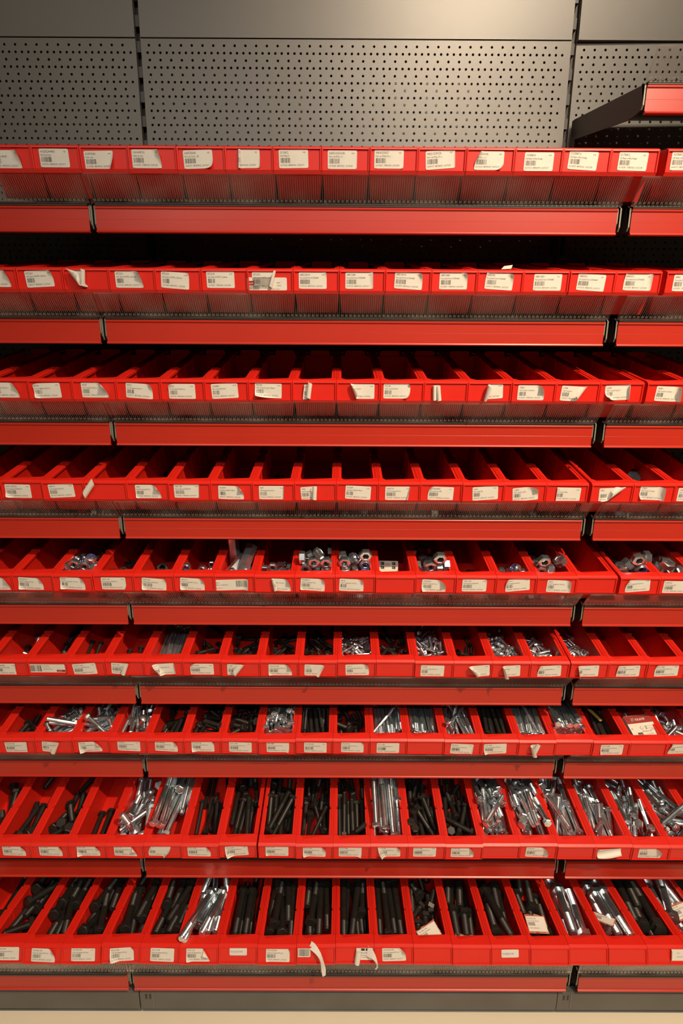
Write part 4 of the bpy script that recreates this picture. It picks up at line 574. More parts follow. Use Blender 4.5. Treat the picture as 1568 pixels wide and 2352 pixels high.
(7,19): [67,0,291,927,237,8,262,168,  67,0,75,922,267,95,-128,106,  67,0,301,489,253,-161,47,36,  67,0,-150,106,494,-27,19,-209,  67,1,330,112,341,-92,-74,161,  67,0,146,1051,91,-69,-160,-232,  67,0,339,118,486,8,-116,-32,  67,1,-348,117,476,-33,178,-34,  67,0,168,505,405,-6,-269,-133,  67,0,199,459,193,84,-40,-201,  67,0,336,343,495,173,-63,-123,  67,0,297,263,263,-23,-145,-247,  67,0,-178,234,365,-152,53,-135],
(8,0): [22,0,-274,1515,300,130,115,-47,  22,0,35,1247,517,40,-255,171,  22,0,292,215,501,-171,-79,32],
(8,1): [17,0,-271,2217,108,69,-151,179,  17,0,-270,331,103,1,-201,-235,  17,0,-270,186,319,-151,65,42,  17,0,-21,968,324,151,-87,78,  17,1,212,138,636,-271,-68,108],
(8,2): [20,1,355,771,112,-35,-160,48,  20,0,-1,835,112,-157,67,98,  20,0,-280,1046,270,101,108,-44,  20,0,-262,808,112,5,-224,-215,  20,1,-94,351,612,-258,-97,-7,  20,0,-21,2000,112,165,54,-111,  20,0,-276,266,474,-160,156,97,  20,0,274,138,808,-138,-241,36,  20,0,295,429,525,-17,-170,101],
(8,3): [15,0,-266,885,140,102,-149,152,  15,0,-53,941,160,129,104,-99],
(8,4): [77,0,-87,1076,112,-154,70,95,  77,0,28,60,204,16,-218,-209,  77,0,-281,1697,389,150,-125,133,  77,0,-319,145,204,84,74,145,  77,1,-129,1699,508,-45,208,103,  77,1,233,1311,585,-181,-151,-85,  77,1,-280,65,459,-168,-30,-54,  77,0,-133,350,796,-149,-140,-88,  77,0,-68,235,495,-36,232,158,  77,0,40,1265,439,138,-49,23,  77,0,48,150,556,30,-5,-251,  77,0,-263,1537,575,179,100,-70,  77,0,226,690,615,165,-19,-104,  77,1,166,1053,489,77,-214,186,  77,0,275,681,841,63,257,-119,  77,0,-276,901,445,42,143,-228],
(8,5): [76,1,-284,1848,493,52,187,-198,  76,1,271,1954,445,162,2,1,  76,1,-123,1739,532,118,-125,117,  76,0,271,1709,594,165,3,1,  76,0,-1,1316,622,157,28,-54,  76,0,271,2027,790,100,-168,151,  76,1,-263,677,693,-56,-199,-190,  76,0,96,1865,434,56,175,-187,  76,0,231,1857,1007,106,186,-144,  76,0,-125,1523,755,153,-23,25,  76,0,-64,61,557,-56,-193,-219,  76,0,-284,1775,773,118,116,-125,  76,1,53,947,936,-67,-223,-150,  76,0,-281,54,1014,-158,43,39,  76,0,-122,52,937,-158,-26,-22],
(8,6): [11,1,-174,2034,86,143,82,-81,  11,0,32,451,86,-147,76,88,  11,0,-293,1048,86,-142,-84,-80,  11,1,-150,1123,191,156,-82,85,  11,1,296,1087,86,-158,-17,17,  11,0,-72,262,305,4,231,208,  11,0,-294,1037,414,160,-101,78,  11,0,59,1044,374,9,224,-187,  11,0,183,56,83,-123,-73,-85],
(8,7): [16,1,-49,69,95,-134,-56,-108,  16,1,-290,579,238,-153,39,43,  16,1,-139,1807,124,-1,-192,241,  16,1,-66,1094,444,-77,-188,-129,  16,0,143,65,204,-109,89,118,  16,0,-290,1372,394,53,192,-194,  16,0,0,1003,388,50,-204,160,  16,0,107,58,373,-118,98,126,  16,1,-153,1219,561,-177,78,79,  16,0,-132,2303,101,114,57,-54,  16,0,286,803,587,-62,237,196,  16,0,-109,999,506,147,132,-119],
(8,8): [18,1,-280,642,117,-125,-117,-112,  18,0,87,1408,272,154,54,-46,  18,1,283,654,201,-55,-196,-191,  18,0,-271,2055,99,70,124,-186,  18,1,-83,1453,264,70,-185,191,  18,0,273,1305,342,151,-47,34,  18,1,-284,1288,581,-150,148,102,  18,1,-132,1778,440,159,52,-49,  18,0,144,604,471,-127,124,120,  18,0,-148,72,262,-123,-17,-20,  18,0,-37,1124,500,71,-200,177,  18,0,288,926,756,41,-203,112,  18,0,-274,986,736,170,-131,76,  18,0,-283,156,547,-60,147,121,  18,0,283,48,430,-48,188,195],
(8,9): [9,0,-169,843,212,70,193,189,  9,0,-293,1148,328,160,-2,-2,  9,1,-293,1789,109,82,-148,165,  9,0,-222,1151,270,-167,-88,-82,  9,0,-253,875,603,172,98,-79,  9,0,-284,2003,184,87,-134,177,  9,1,-173,477,550,-99,192,75,  9,0,157,2015,86,140,87,-76,  9,0,256,84,182,25,-142,-235,  9,0,92,1797,188,128,145,-176,  9,0,200,430,248,-167,-33,-45,  9,0,-82,848,445,-115,148,108,  9,0,-99,1858,252,147,-29,30,  9,1,-130,525,787,249,90,-38,  9,0,151,1618,245,132,55,-75,  9,0,302,911,399,51,-181,203,  9,0,-140,90,267,-25,107,139,  9,0,204,162,591,-59,-231,-155,  9,0,298,1780,292,118,-131,131],
(8,10): [16,0,-110,848,98,-159,-9,9,  16,0,-278,732,97,-86,-153,-160,  16,0,181,890,180,-99,-119,-108,  16,1,279,59,101,-122,-80,-100,  16,1,-278,1130,505,108,184,-140,  16,0,-57,69,132,-72,-124,-176,  16,0,280,1020,418,151,-107,92,  16,0,-174,227,290,-72,131,178,  16,0,50,66,257,-118,57,83,  16,1,140,984,478,17,247,-176,  16,0,-241,128,159,54,43,169,  16,0,85,1132,447,-132,-139,-51,  16,0,290,2041,220,49,-172,209,  16,0,-278,63,360,1,-190,-246],
(8,11): [75,0,-290,1369,594,53,-202,184,  75,1,-181,1572,730,165,42,-42,  75,1,-154,1960,602,158,44,-39,  75,1,-37,2183,745,33,215,-197,  75,1,7,1625,553,78,-179,166,  75,1,146,1370,479,96,-162,157,  75,1,-290,736,745,-47,-183,-199,  75,1,121,1673,671,59,-198,177,  75,1,279,2120,443,-2,227,-215,  75,1,-47,1809,863,168,-33,21,  75,0,117,1346,808,53,227,-192,  75,0,279,1413,554,151,-85,80,  75,0,-164,1368,923,141,-117,102,  75,0,153,69,562,-92,108,148,  75,0,280,1707,740,99,-170,150,  75,0,3,1356,931,173,-33,22,  75,1,286,783,771,-38,189,216,  75,0,-62,62,823,-135,47,60,  75,0,63,1333,1079,177,67,-44,  75,0,-288,75,923,-36,-162,-221],
(8,12): [14,0,171,1824,226,109,150,-171,  14,0,-278,1990,138,-2,-179,254,  14,1,-135,981,241,-137,79,51,  14,0,163,1871,378,62,-161,129,  14,1,-289,334,227,-123,-35,-43,  14,1,-52,960,205,128,94,-67,  14,1,-289,274,820,296,-79,-1,  14,1,-220,124,820,153,-266,-1,  14,0,-135,655,722,212,-15,91,  14,0,164,1459,395,94,-170,143,  14,1,257,1106,484,147,140,-112,  14,0,-71,839,503,149,-98,101,  14,0,-25,1095,376,11,218,-205,  14,1,289,797,535,194,-50,36,  14,0,-134,1645,291,113,-19,5,  14,0,91,824,486,71,-220,179,  14,0,68,994,689,90,-231,185,  14,0,-202,548,846,126,-253,87],
(8,13): [13,1,121,488,99,0,-225,-219,  13,0,278,889,99,-90,162,154,  13,0,-188,1199,108,-14,207,196,  13,0,-170,128,39,9,17,74,  13,0,-223,120,727,-199,185,26,  13,0,205,2002,102,108,152,-157,  13,0,-280,815,352,-144,58,66,  13,0,-163,981,241,-112,110,19,  13,0,144,294,368,-138,72,72,  13,0,-283,324,464,-8,201,206,  13,0,56,66,293,-67,-149,-143,  13,0,289,1238,285,162,-41,42,  13,0,27,576,460,-79,-181,-145,  13,0,287,857,556,140,146,-169,  13,0,289,55,297,-141,-35,-44,  13,0,307,115,636,104,-161,-167,  13,0,59,2137,145,103,165,-157],
(8,14): [72,0,-79,480,317,-19,-208,-214,  72,1,27,891,547,-66,263,-158,  72,1,-44,46,449,-146,-69,-64,  72,1,-289,320,501,-161,22,24,  72,1,187,606,605,-159,118,93,  72,1,289,166,397,-67,-161,-190,  72,1,-290,970,662,-45,229,177,  72,0,-167,736,537,-126,-106,-107,  72,1,24,1145,451,-182,24,21,  72,0,101,77,550,-129,-61,2,  72,1,164,230,444,-85,-106,-89,  72,1,300,1215,498,-166,-64,-14,  72,1,111,52,706,-160,27,38,  72,0,140,1282,546,125,29,-31,  72,0,-290,1619,636,127,46,-62,  72,1,-67,157,755,-47,195,192,  72,1,199,1895,460,102,86,-124,  72,0,-284,662,1023,-177,59,49,  72,1,-293,69,562,-64,-148,-214,  72,1,296,681,795,-139,141,105,  72,0,52,156,846,-149,79,71,  72,0,161,849,951,-189,-23,-16,  72,1,289,1033,845,-177,76,55,  72,0,-210,73,690,-103,-92,-135,  72,0,18,647,947,-179,31,59,  72,1,-2,1176,594,-126,153,124,  72,0,-306,98,961,-157,47,-64],
(8,15): [73,1,-174,1391,471,131,-157,127,  73,0,-184,59,712,-156,-76,-50,  73,0,34,920,554,164,11,-22,  73,1,166,1004,493,176,-35,52,  73,0,-280,1467,574,17,-180,233,  73,0,289,916,588,169,47,-36,  73,1,-64,1159,672,-106,-170,-108,  73,0,69,1007,714,168,4,-29,  73,1,260,1058,510,-47,-205,-177,  73,0,-310,112,892,-148,107,-31,  73,0,278,76,1033,-118,-184,-131,  73,1,25,1808,426,103,92,-92,  73,0,-255,190,1056,-167,143,59,  73,0,-138,1005,739,87,101,-88,  73,0,277,1561,584,116,-56,54,  73,0,-236,656,914,-156,111,92,  73,1,77,1196,721,-4,-231,-162,  73,0,282,1749,702,135,24,-25,  73,0,-290,1312,908,48,170,-211,  73,0,-89,1273,806,94,108,-91,  73,0,34,924,1057,154,-37,35,  73,0,-123,925,966,38,-213,212],
(8,16): [74,1,288,1353,526,140,137,-104,  74,0,-163,55,328,-49,-191,-213,  74,0,1,1678,331,113,-61,23,  74,0,-125,969,578,129,-130,115,  74,1,268,62,318,-99,-109,-125,  74,1,-122,1108,628,10,226,156,  74,1,-260,1228,601,-165,-139,-119,  74,0,290,1626,437,118,9,-113,  74,1,-164,1814,523,-165,147,91,  74,1,175,58,452,-136,-42,-39,  74,0,-289,1158,795,-191,-52,-32,  74,1,2,57,449,-109,109,128,  74,0,290,46,583,-54,-194,-193,  74,1,-29,1687,513,-166,130,51,  74,0,85,55,578,-109,-113,-125,  74,1,-68,54,586,-50,-180,-203,  74,0,207,49,712,-127,-124,-120,  74,0,3,899,870,97,228,-184,  74,0,102,682,863,-186,-30,-55,  74,0,-293,954,882,159,-21,63],
(8,17): [73,0,291,806,110,-51,195,190,  73,1,34,1601,441,165,67,-93,  73,0,-153,771,472,-85,145,158,  73,0,290,677,479,-143,-140,-108,  73,1,43,987,610,185,77,-83,  73,0,132,569,530,-94,-189,-147,  73,1,-281,194,428,-65,-165,-184,  73,0,150,97,248,-95,29,111,  73,0,265,1474,385,88,-103,127,  73,0,-280,118,198,6,8,105,  73,0,-95,1046,671,174,-13,-3,  73,0,290,667,760,179,180,-65,  73,0,-286,463,650,-150,58,49,  73,0,-24,105,292,-62,3,7,  73,0,45,701,858,231,-49,60],
(8,18): [71,0,291,870,202,-115,-38,-60,  71,1,-287,596,453,-145,103,94,  71,1,52,1259,440,109,177,-183,  71,1,-170,879,497,-109,-196,-145,  71,0,-292,66,448,-126,-124,-170,  71,0,-57,342,450,3,203,192,  71,1,85,1261,591,-205,96,113,  71,0,159,118,893,269,-156,1,  71,0,154,382,431,-86,142,146,  71,0,-62,760,677,-168,102,100,  71,0,-305,79,627,-164,-99,-153,  71,1,-287,1282,504,145,12,-18,  71,0,-168,2276,152,3,152,-182,  71,0,-193,115,1071,253,155,74,  71,0,-10,486,728,-174,-43,-92,  71,0,256,830,611,124,-105,31,  71,0,293,69,474,-99,-93,-134,  71,0,-257,323,729,-114,-154,-140],
(8,19): [71,0,-286,389,46,32,17,-111,  71,0,160,1024,287,-152,-47,-45,  71,1,-86,192,487,-198,45,-9,  71,1,285,1700,199,78,-140,178,  71,1,169,118,881,-147,-255,21,  71,1,-133,63,607,-172,7,37,  71,0,-305,625,204,42,66,-25,  71,1,112,199,564,-78,224,149,  71,1,-287,741,655,-185,19,17,  71,1,137,1432,433,107,-150,100,  71,1,-30,910,486,-90,205,183,  71,0,-164,570,832,-17,-234,-169,  71,0,-54,142,815,-105,221,147,  71,0,-315,765,281,52,87,-16,  71,1,296,283,1019,-188,-187,-62,  71,0,120,792,449,-143,-116,-135,  71,0,72,883,619,-141,-129,-75,  71,1,-2,413,823,-156,176,131,  71,0,164,541,580,-167,-25,-49,  71,0,-114,1195,576,-176,-42,0,  71,1,-58,768,411,27,60,-81,  71,0,286,611,756,-147,152,143,  71,0,-317,278,704,-95,35,-157],
(9,0): [39,0,-32,933,202,-140,56,66],
(9,1): [38,0,-250,2844,123,144,81,-83,  38,0,155,1757,123,158,-20,-20,  38,0,20,2175,125,159,-14,-19,  31,0,-236,1253,620,-40,234,192,  30,0,-236,1315,520,-118,147,147,  33,0,-214,838,660,-143,93,0,  31,0,236,410,600,176,23,-178,  32,0,-236,984,420,74,155,-182,  31,0,-82,1226,440,143,-12,0,  32,0,-31,856,460,-97,163,146],
(9,2): [37,0,-236,548,660,-113,159,143,  35,1,-236,895,600,-74,-191,-159,  42,0,-236,1516,480,90,131,-102,  35,0,-236,1156,350,28,-202,225,  33,0,69,915,520,-77,-182,-164,  30,0,-85,748,360,149,11,0,  31,0,-136,1688,500,59,167,-178],
(9,3): [34,0,-236,755,660,-158,-84,-95,  35,0,140,225,560,-150,-40,0,  37,0,-236,191,620,-156,119,67,  35,0,14,1761,500,145,25,0,  32,0,-206,1270,400,-13,-212,218,  37,0,-95,308,360,-157,-3,0],
(9,4): [40,1,112,240,120,-83,142,170,  35,0,-123,197,620,-119,-124,-97,  35,1,-236,245,520,-110,151,148,  35,0,163,1480,640,78,-163,152,  34,0,173,505,560,-134,-113,-96,  37,0,-226,1358,560,120,130,-95,  32,0,-236,1853,500,152,-16,0,  32,0,166,938,380,12,-212,218],
(9,5): [41,1,254,193,134,-59,172,201,  32,0,-236,802,660,-68,-185,-165,  33,0,-236,938,480,77,151,-183,  36,0,222,1476,660,152,-41,0,  35,0,154,1171,520,97,151,-177,  32,0,188,239,580,0,227,203,  35,1,-136,229,440,-153,86,74,  33,0,-50,1622,540,92,167,-169],
(9,6): [84,0,-61,1115,740,109,-102,82,  83,0,-225,1073,660,-4,-198,230,  82,0,218,1160,720,106,147,-176,  80,0,94,1033,580,88,-134,163,  81,0,228,1186,520,139,4,0,  81,1,-179,334,640,-168,25,0,  78,0,-236,1759,700,84,-154,155,  78,0,147,1761,700,34,185,-171,  79,1,-53,194,520,-6,226,205,  80,0,-142,1863,600,112,119,-100],
(9,7): [39,0,-243,670,123,3,223,219,  39,0,-14,1034,123,-144,-81,-82,  39,0,247,2228,123,143,82,-81,  37,0,-210,1415,500,146,-75,77,  37,0,16,1391,500,23,-214,215,  37,0,-125,1473,340,73,173,-171,  24,0,42,1474,340,149,-64,78],
(9,8): [37,0,-143,315,660,-141,-97,-98,  42,0,68,80,700,-139,-124,-92,  39,0,46,1696,620,110,-139,154,  35,0,-236,1692,520,94,-161,148,  41,0,206,1431,580,101,-144,155,  35,1,-236,261,500,-150,77,76,  37,1,-228,1540,620,182,35,0],
(9,9): [42,1,252,2407,123,92,160,-157,  42,1,-249,1910,123,94,159,-159,  36,0,-169,392,620,-95,-165,-170,  35,0,-236,1795,600,89,-150,155,  41,0,41,1494,580,132,98,-100,  25,0,174,1540,560,126,103,-101,  34,0,-236,1082,440,62,170,-176,  39,0,-130,1566,380,102,-147,153],
(9,10): [43,1,-265,2785,138,155,40,-42,  43,0,251,2149,123,94,-159,158,  43,0,-236,1634,620,157,-1,0,  42,0,142,1556,660,133,-98,77,  34,0,195,654,560,-1,215,215,  25,0,-137,1518,520,167,-5,0,  21,0,157,976,420,68,176,-171,  25,0,20,1517,420,106,-146,152],
(9,11): [28,0,-244,1617,580,81,170,-171,  27,0,-69,116,600,-132,-102,-99,  26,0,36,1561,560,101,-148,153,  28,0,184,1593,580,21,-214,215],
(9,12): [32,1,247,2724,125,147,-81,84,  32,0,183,459,125,-150,-77,-88,  32,0,-60,1366,292,-186,-3,1,  32,0,149,1543,124,-101,158,162,  29,0,-69,1092,620,-11,-198,-164,  29,0,150,960,440,-10,120,179,  29,0,-16,693,580,13,-243,185,  29,0,-199,517,580,189,-34,0,  32,0,-236,1482,520,162,-13,0,  29,0,-35,1014,480,-30,-190,144,  19,0,177,861,400,-115,-14,0],
(9,13): [48,1,234,2886,137,-4,224,-217,  48,0,237,1696,252,136,-95,100,  48,0,-72,1885,600,63,-167,153,  49,0,219,1980,640,65,-166,153,  46,0,-177,832,580,145,-86,76,  45,0,62,736,600,81,-165,150,  35,1,-67,1469,500,107,155,-171,  32,0,233,885,440,75,-164,152],
(9,14): [56,1,-77,953,151,-148,-74,-83,  50,0,-133,1338,620,153,-46,79,  47,0,146,1491,580,100,171,-164,  47,0,-167,215,560,-147,-98,-96,  23,0,253,1361,460,158,-17,0],
(9,15): [53,1,-224,738,149,-76,165,144,  53,1,126,3102,149,81,-164,147,  47,0,22,767,600,-149,-74,-99,  32,0,57,1916,580,152,-38,0,  31,0,-203,1296,560,97,-152,152,  29,0,236,1235,500,93,-160,149,  47,1,-137,178,520,-152,-78,-98,  47,0,148,192,540,19,220,210],
(9,16): [89,0,12,1338,640,77,-161,153,  89,0,118,91,580,-154,19,0,  83,0,-82,1483,480,141,85,-100,  87,0,-106,1684,560,107,-145,152,  81,1,236,1419,420,100,162,-170],
(9,17): [88,0,-15,1207,660,157,6,0,  89,0,202,1269,660,28,-214,215,  87,0,-55,1470,580,87,-161,151,  86,1,-56,232,500,-139,94,76,  80,1,236,1691,540,64,185,-166],
(9,18): [55,0,-39,1807,600,103,152,-174,  53,0,202,1889,600,150,-26,0,  54,0,173,282,660,-144,-90,-98,  51,0,-123,335,600,-70,176,147,  52,0,202,184,620,-148,-94,-96,  44,1,115,706,440,65,-159,156],
(9,19): [91,0,221,2137,148,142,84,-79,  87,0,-202,1641,600,91,-166,147,  90,0,-202,517,640,-43,177,151,  86,0,202,1722,600,114,-147,149,  80,1,236,1615,500,64,-169,152],
}

KINDS = 'bzrnxkc'
SPECS = [(KINDS[a], b, c) for a, b, c in SPECS]
def hexring(af, n=6, off=0): return [(af/math.sqrt(3)*math.cos(R(60*i+off)), af/math.sqrt(3)*math.sin(R(60*i+off))) for i in range(6)]
def hexbody(mb, af, z0, z1, ch0=True, ch1=False, hole=0, m=0):
    h = z1-z0; c = min(.14*h, .0012); ri = af/2*.97
    lv = []
    def circ(r, z): return [(r*math.cos(R(60*i)), r*math.sin(R(60*i)), z) for i in range(6)]
    if hole: lv.append(circ(hole, z0+.0004)); lv.append(circ(hole*1.06, z0))
    lv.append(circ(ri*1.0, z0)); lv.append([(x, y, z0+(c if ch0 else .0001)) for x, y in hexring(af)])
    lv.append([(x, y, z1-(c if ch1 else .0001)) for x, y in hexring(af)]); lv.append(circ(ri*1.0, z1))
    if hole: lv.append(circ(hole*1.06, z1)); lv.append(circ(hole, z1-.0004)); lv.append(circ(hole, z0+.0004))
    vs = [p for l in lv for p in l]; n = len(lv); fs = [(j*6+i, j*6+(i+1) % 6, (j+1)*6+(i+1) % 6, (j+1)*6+i) for j in range(n-1) for i in range(6)]
    if not hole: fs += [tuple(range(6))[::-1], tuple((n-1)*6+i for i in range(6))]
    mb.add(vs, fs, m)
def thread(r, z0, z1, pitch, amp):
    pr = []; z = z0
    while z < z1-pitch*.6:
        pr += [(r-amp, z), (r, z+pitch*.35), (r, z+pitch*.5), (r-amp, z+pitch*.9)]; z += pitch
    return pr
def item_mesh(kind, d, L):
    d_, L_ = d/1000, L/1000; mb = MB(); mt = 'zinc' if kind in 'zrnxc' else 'black'; n = 14 if d >= 12 else 10; pitch = max(.0013, d_*.135)
    if kind in 'bz':
        af = d_*1.5; hh = d_*.62; hexbody(mb, af, 0, hh)
        mb.lathe([(d_*.32, -.0003), (d_*.32, .0002)], 12)
        full = L <= d*4.2; zt = hh+(.002 if full else L_-d_*2.1-.004)
        pr = [(d_*.5, hh-.0005)]
        if not full: pr += [(d_*.5, zt-.0005)]
        pr += [(d_*.5-.0006, zt)]+thread(d_*.5, zt, hh+L_-.0025, pitch, d_*.045)+[(d_*.46, hh+L_-.0015), (d_*.36, hh+L_)]
        mb.lathe(pr, n)
    elif kind == 'r':
        mb.lathe([(d_*.2, 0), (d_*.62, .0007), (d_*.95, d_*.22), (d_*1.06, d_*.42), (d_*1.0, d_*.5), (d_*.5, d_*.5)], 16)
        mb.box(-d_*.46, d_*.46, -d_*.46, d_*.46, d_*.5, d_*.95)
        mb.lathe([(d_*.46, d_*.9), (d_*.46, d_*.5+L_*.5)]+thread(d_*.5, d_*.5+L_*.5, d_*.5+L_-.002, pitch, d_*.045)+[(d_*.36, d_*.5+L_)], n)
    elif kind == 'c': hexbody(mb, d_*1.56, 0, L_, True, True, d_*.45)
    else:
        hh = d_*.82 if kind != 'n' else d_*.72; hexbody(mb, d_*1.5, 0, hh, True, kind != 'n', d_*.45)
        pr = [(d_*.45, 0)]+thread(d_*.47, .001, hh-.001, pitch, d_*.03)+[(d_*.45, hh)]; mb.lathe(pr, 14, cap=False)
        if kind == 'n': mb.lathe([(d_*.70, hh-.001), (d_*.69, hh+d_*.14), (d_*.64, hh+d_*.22), (d_*.58, hh+d_*.24), (d_*.56, hh+d_*.20), (d_*.56, hh-.001)], 18, cap=False)
    return mb.mesh({'b': 'black_hex_bolt', 'z': 'zinc_hex_bolt', 'r': 'round_head_bolt', 'c': 'coupling_nut', 'n': 'lock_nut', 'x': 'hex_nut', 'k': 'dark_hex_nut'}[kind], [mt], 32)
IM = [item_mesh(*s) for s in SPECS]
ring = {}
for si, (kd, d, L) in enumerate(SPECS):
    if kd == 'n':
        mb = MB(); hh = d*.00072; d_ = d/1000; mb.lathe([(d_*.46, hh), (d_*.46, hh+d_*.19), (d_*.565, hh+d_*.19), (d_*.565, hh)], 18, cap=False); ring[si] = mb.mesh('nylon_ring', ['nylon'], 30)
recs = []
for (k, n), fl_ in POSES.items():
    for i in range(0, len(fl_), 8):
        a = fl_[i:i+8]; rv = Vector(a[5:8])/100; recs.append((k, n, a[0], a[1], Vector(a[2:5])/10000, Matrix.Rotation(rv.length, 4, rv) if rv.length > 0 else Matrix()))
KN = {'b': ('black_hex_bolt', 'bolt', 'black hex bolt'), 'z': ('zinc_hex_bolt', 'bolt', 'bright zinc hex bolt'), 'r': ('round_head_bolt', 'bolt', 'zinc round-head bolt'), 'n': ('lock_nut', 'nut', 'zinc lock nut with blue ring'),
      'x': ('hex_nut', 'nut', 'bright zinc hex nut'), 'k': ('dark_hex_nut', 'nut', 'dark hex nut'), 'c': ('coupling_nut', 'nut', 'long zinc coupling nut')}
def binmat(k, n):
    b = BINS[k, n]; return Matrix.Translation(b.location) @ Matrix.Rotation(TILT[k], 4, 'X')
stuff = {}; indiv = {}
for rec in recs:
    k, n, si, fl, loc, qt = rec; Mx = binmat(k, n) @ Matrix.Translation(loc) @ qt
    if fl: stuff.setdefault(SPECS[si][0], []).append((si, Mx))
    else: indiv.setdefault((k, n, SPECS[si][0]), []).append((si, Mx))
def px_of(P):
    d = P-Vector((0, 0, H)); w_ = d.dot(FWD); return 784+F*d.dot(RT)/w_, 1176-F*d.dot(UP)/w_
proto = {}
for (k, n, kd), L_ in indiv.items():
    nm, cat, words = KN[kd]; where = '%s bin, %s row' % (ORD[n] if n else 'leftmost', ROWN[k])
    L_ = [(px_of(Mx @ Vector((0, 0, SPECS[si][2]/2000 if kd in 'bzrc' else .005)))[1], si, Mx) for si, Mx in L_]; L_.sort(key=lambda t: -t[0])
    for i, (py, si, Mx) in enumerate(L_):
        if si not in proto:
            o = obj(nm, IM[si]); ch = obj('nylon_ring', ring[si], o) if si in ring else None; proto[si] = (o, ch)
            if ch: ch['label'] = 'blue nylon ring'
        else:
            o = proto[si][0].copy(); COL.objects.link(o)
            if proto[si][1]: c_ = proto[si][1].copy(); COL.objects.link(c_); c_.parent = o
        o.matrix_world = Mx
        pos = 'nearest the rim' if i == 0 else '%s from the rim' % ORD[i+1] if i < 19 else 'towards the back'
        if kd in 'bzr':
            a_, b_ = px_of(Mx @ Vector((0, 0, 0))), px_of(Mx @ Vector((0, 0, SPECS[si][2]/1000)))
            dr = 'head forward' if a_[1] > b_[1]+4 else 'head back' if b_[1] > a_[1]+4 else 'lying crosswise'
            lab = '%s, %s, %s, %s' % (words, dr, pos, where)
        else: lab = '%s, %s, %s' % (words, pos, where)
        for key in ('label', 'category', 'group'):
            if key in o: del o[key]
        tag(o, lab, cat, '%ss in the %s' % (words, where))
for kd, L_ in stuff.items():
    nm, cat, words = KN[kd]; bm_v = []; bm_f = []
    mb = MB()
    for si, Mx in L_:
        me = IM[si]; mb.add([Mx @ v.co for v in me.vertices], [tuple(p.vertices) for p in me.polygons])
    o = obj(nm+'_heap', mb.mesh(nm+'_heap', [IM[L_[0][0]].materials[0].name and ('zinc' if kd in 'zrnxc' else 'black')], 32))
    tag(o, 'many more %ss heaped underneath and further back in the bins' % words, cat+'s', None, 'stuff')

# ------------------------------------------------------------------ boxes and cards lying in the bins
def in_bin(k, px, py, h, n=None):                  # point on the sight line at height h above the floor of the bin
    key = (k, n) if n else bin_at(k, px, py); b = BINS[key]; t = TILT[k]; nn = Vector((0, -math.sin(t), math.cos(t)))
    return on_plane(px, py, b.location+nn*h, nn)
def face_text(root, items, z, name='print'):
    mb = MB()
    for it in items:
        if it[0] == 't':
            V, Fc = text_verts(it[4], it[3]/1000, it[6] if len(it) > 6 else .85); mb.add([(it[1]/1000+a, it[2]/1000+b, z) for a, b in V], Fc, it[5])
        else:
            _, x, y, w_, h_, sl = it; mb.add([(a/1000, b/1000, z-.00005) for a, b in ((x,y),(x+w_,y),(x+w_,y+h_),(x,y+h_))], [(0,1,2,3)], sl)
    return mb.build(name, ['paper', 'ink', 'redink', 'blueink'], root)
def carton(name, W, D, T_, loc, rot, cols, label, cat='box'):
    r = empty(name, loc, rot); mb = MB(); mb.box(-W/2, W/2, -D/2, D/2, -T_, 0); mb.build('carton', [cols], r)
    mb = MB(); mb.box(-W/2-.0004, W/2+.0004, -D/2-.0006, -D/2+.0003, -T_*.95, -.0005); mb.box(-W/2+.001, W/2-.001, D/2-.0002, D/2+.0004, -T_*.6, -.0003); mb.build('flap', [cols], r)
    tag(r, label, cat); return r
r = carton('parts_carton', .066, .052, .028, in_bin(7, 1474, 1667, .077, 18), (TILT[7]+R(12), R(-3), R(6)), 'card', 'white and dark red carton with a brand name and bolt drawing in the seventh row')
face_text(r, [('r', -33, 7, 66, 19, 2), ('r', -19, 12, 7, 8, 0), ('t', -17.6, 13.2, 7, 'K', 2), ('t', -9, 13, 8.2, BRAND, 0, .95), ('r', 8, -2, 18, .5, 1), ('r', 8, -7, 18, .5, 1), ('r', 8, -7, .5, 5, 1), ('r', 25.6, -7, .5, 5.4, 1), ('r', 5, -8.5, 3, 8.5, 1), ('r', 5.6, -7.9, 1.9, 7.3, 0),
              ('t', -6, -15, 5.5, 'M12X16 ZP', 1), ('t', 17, -12, 6, '100x', 1), ('t', -30, -7, 5, 'IN', 1), ('r', -20, -23, 12, 8, 1), ('t', -18.6, -21, 5, 'LOG', 0), ('t', 0, -21, 3.6, '1 x 16 1806702', 1)], .0002)
mb = MB(); mb.lathe([(.0040, 0), (.0040, .0002)], 6, 0, Matrix.Translation((-.004, -.0045, .0001))); mb.lathe([(.0034, .0002), (.0034, .0004)], 6, 1, Matrix.Translation((-.004, -.0045, .0001))); mb.build('bolt_drawing', ['ink', 'card'], r)
r = carton('small_carton', .045, .040, .030, in_bin(5, 892, 1306, .034, 11), (TILT[5]+R(28), 0, R(-3)), 'card', 'small white carton with black symbols alone in a bin of the fifth row')
face_text(r, [('r', -18, 9, 8, 8, 1), ('r', 8, 9, 8, 8, 1), ('t', -16.6, 10.8, 6, 'F', 0), ('t', 9.4, 10.8, 6, 'F', 0), ('r', -18, -1, 8, 7, 1), ('r', 8, -1, 8, 7, 1), ('t', -16.4, .4, 5, '4', 0), ('t', 9.6, .4, 5, '4', 0), ('r', -8, 12, 12, 1, 1), ('r', -8, 9, 12, 1, 1)], .0002)
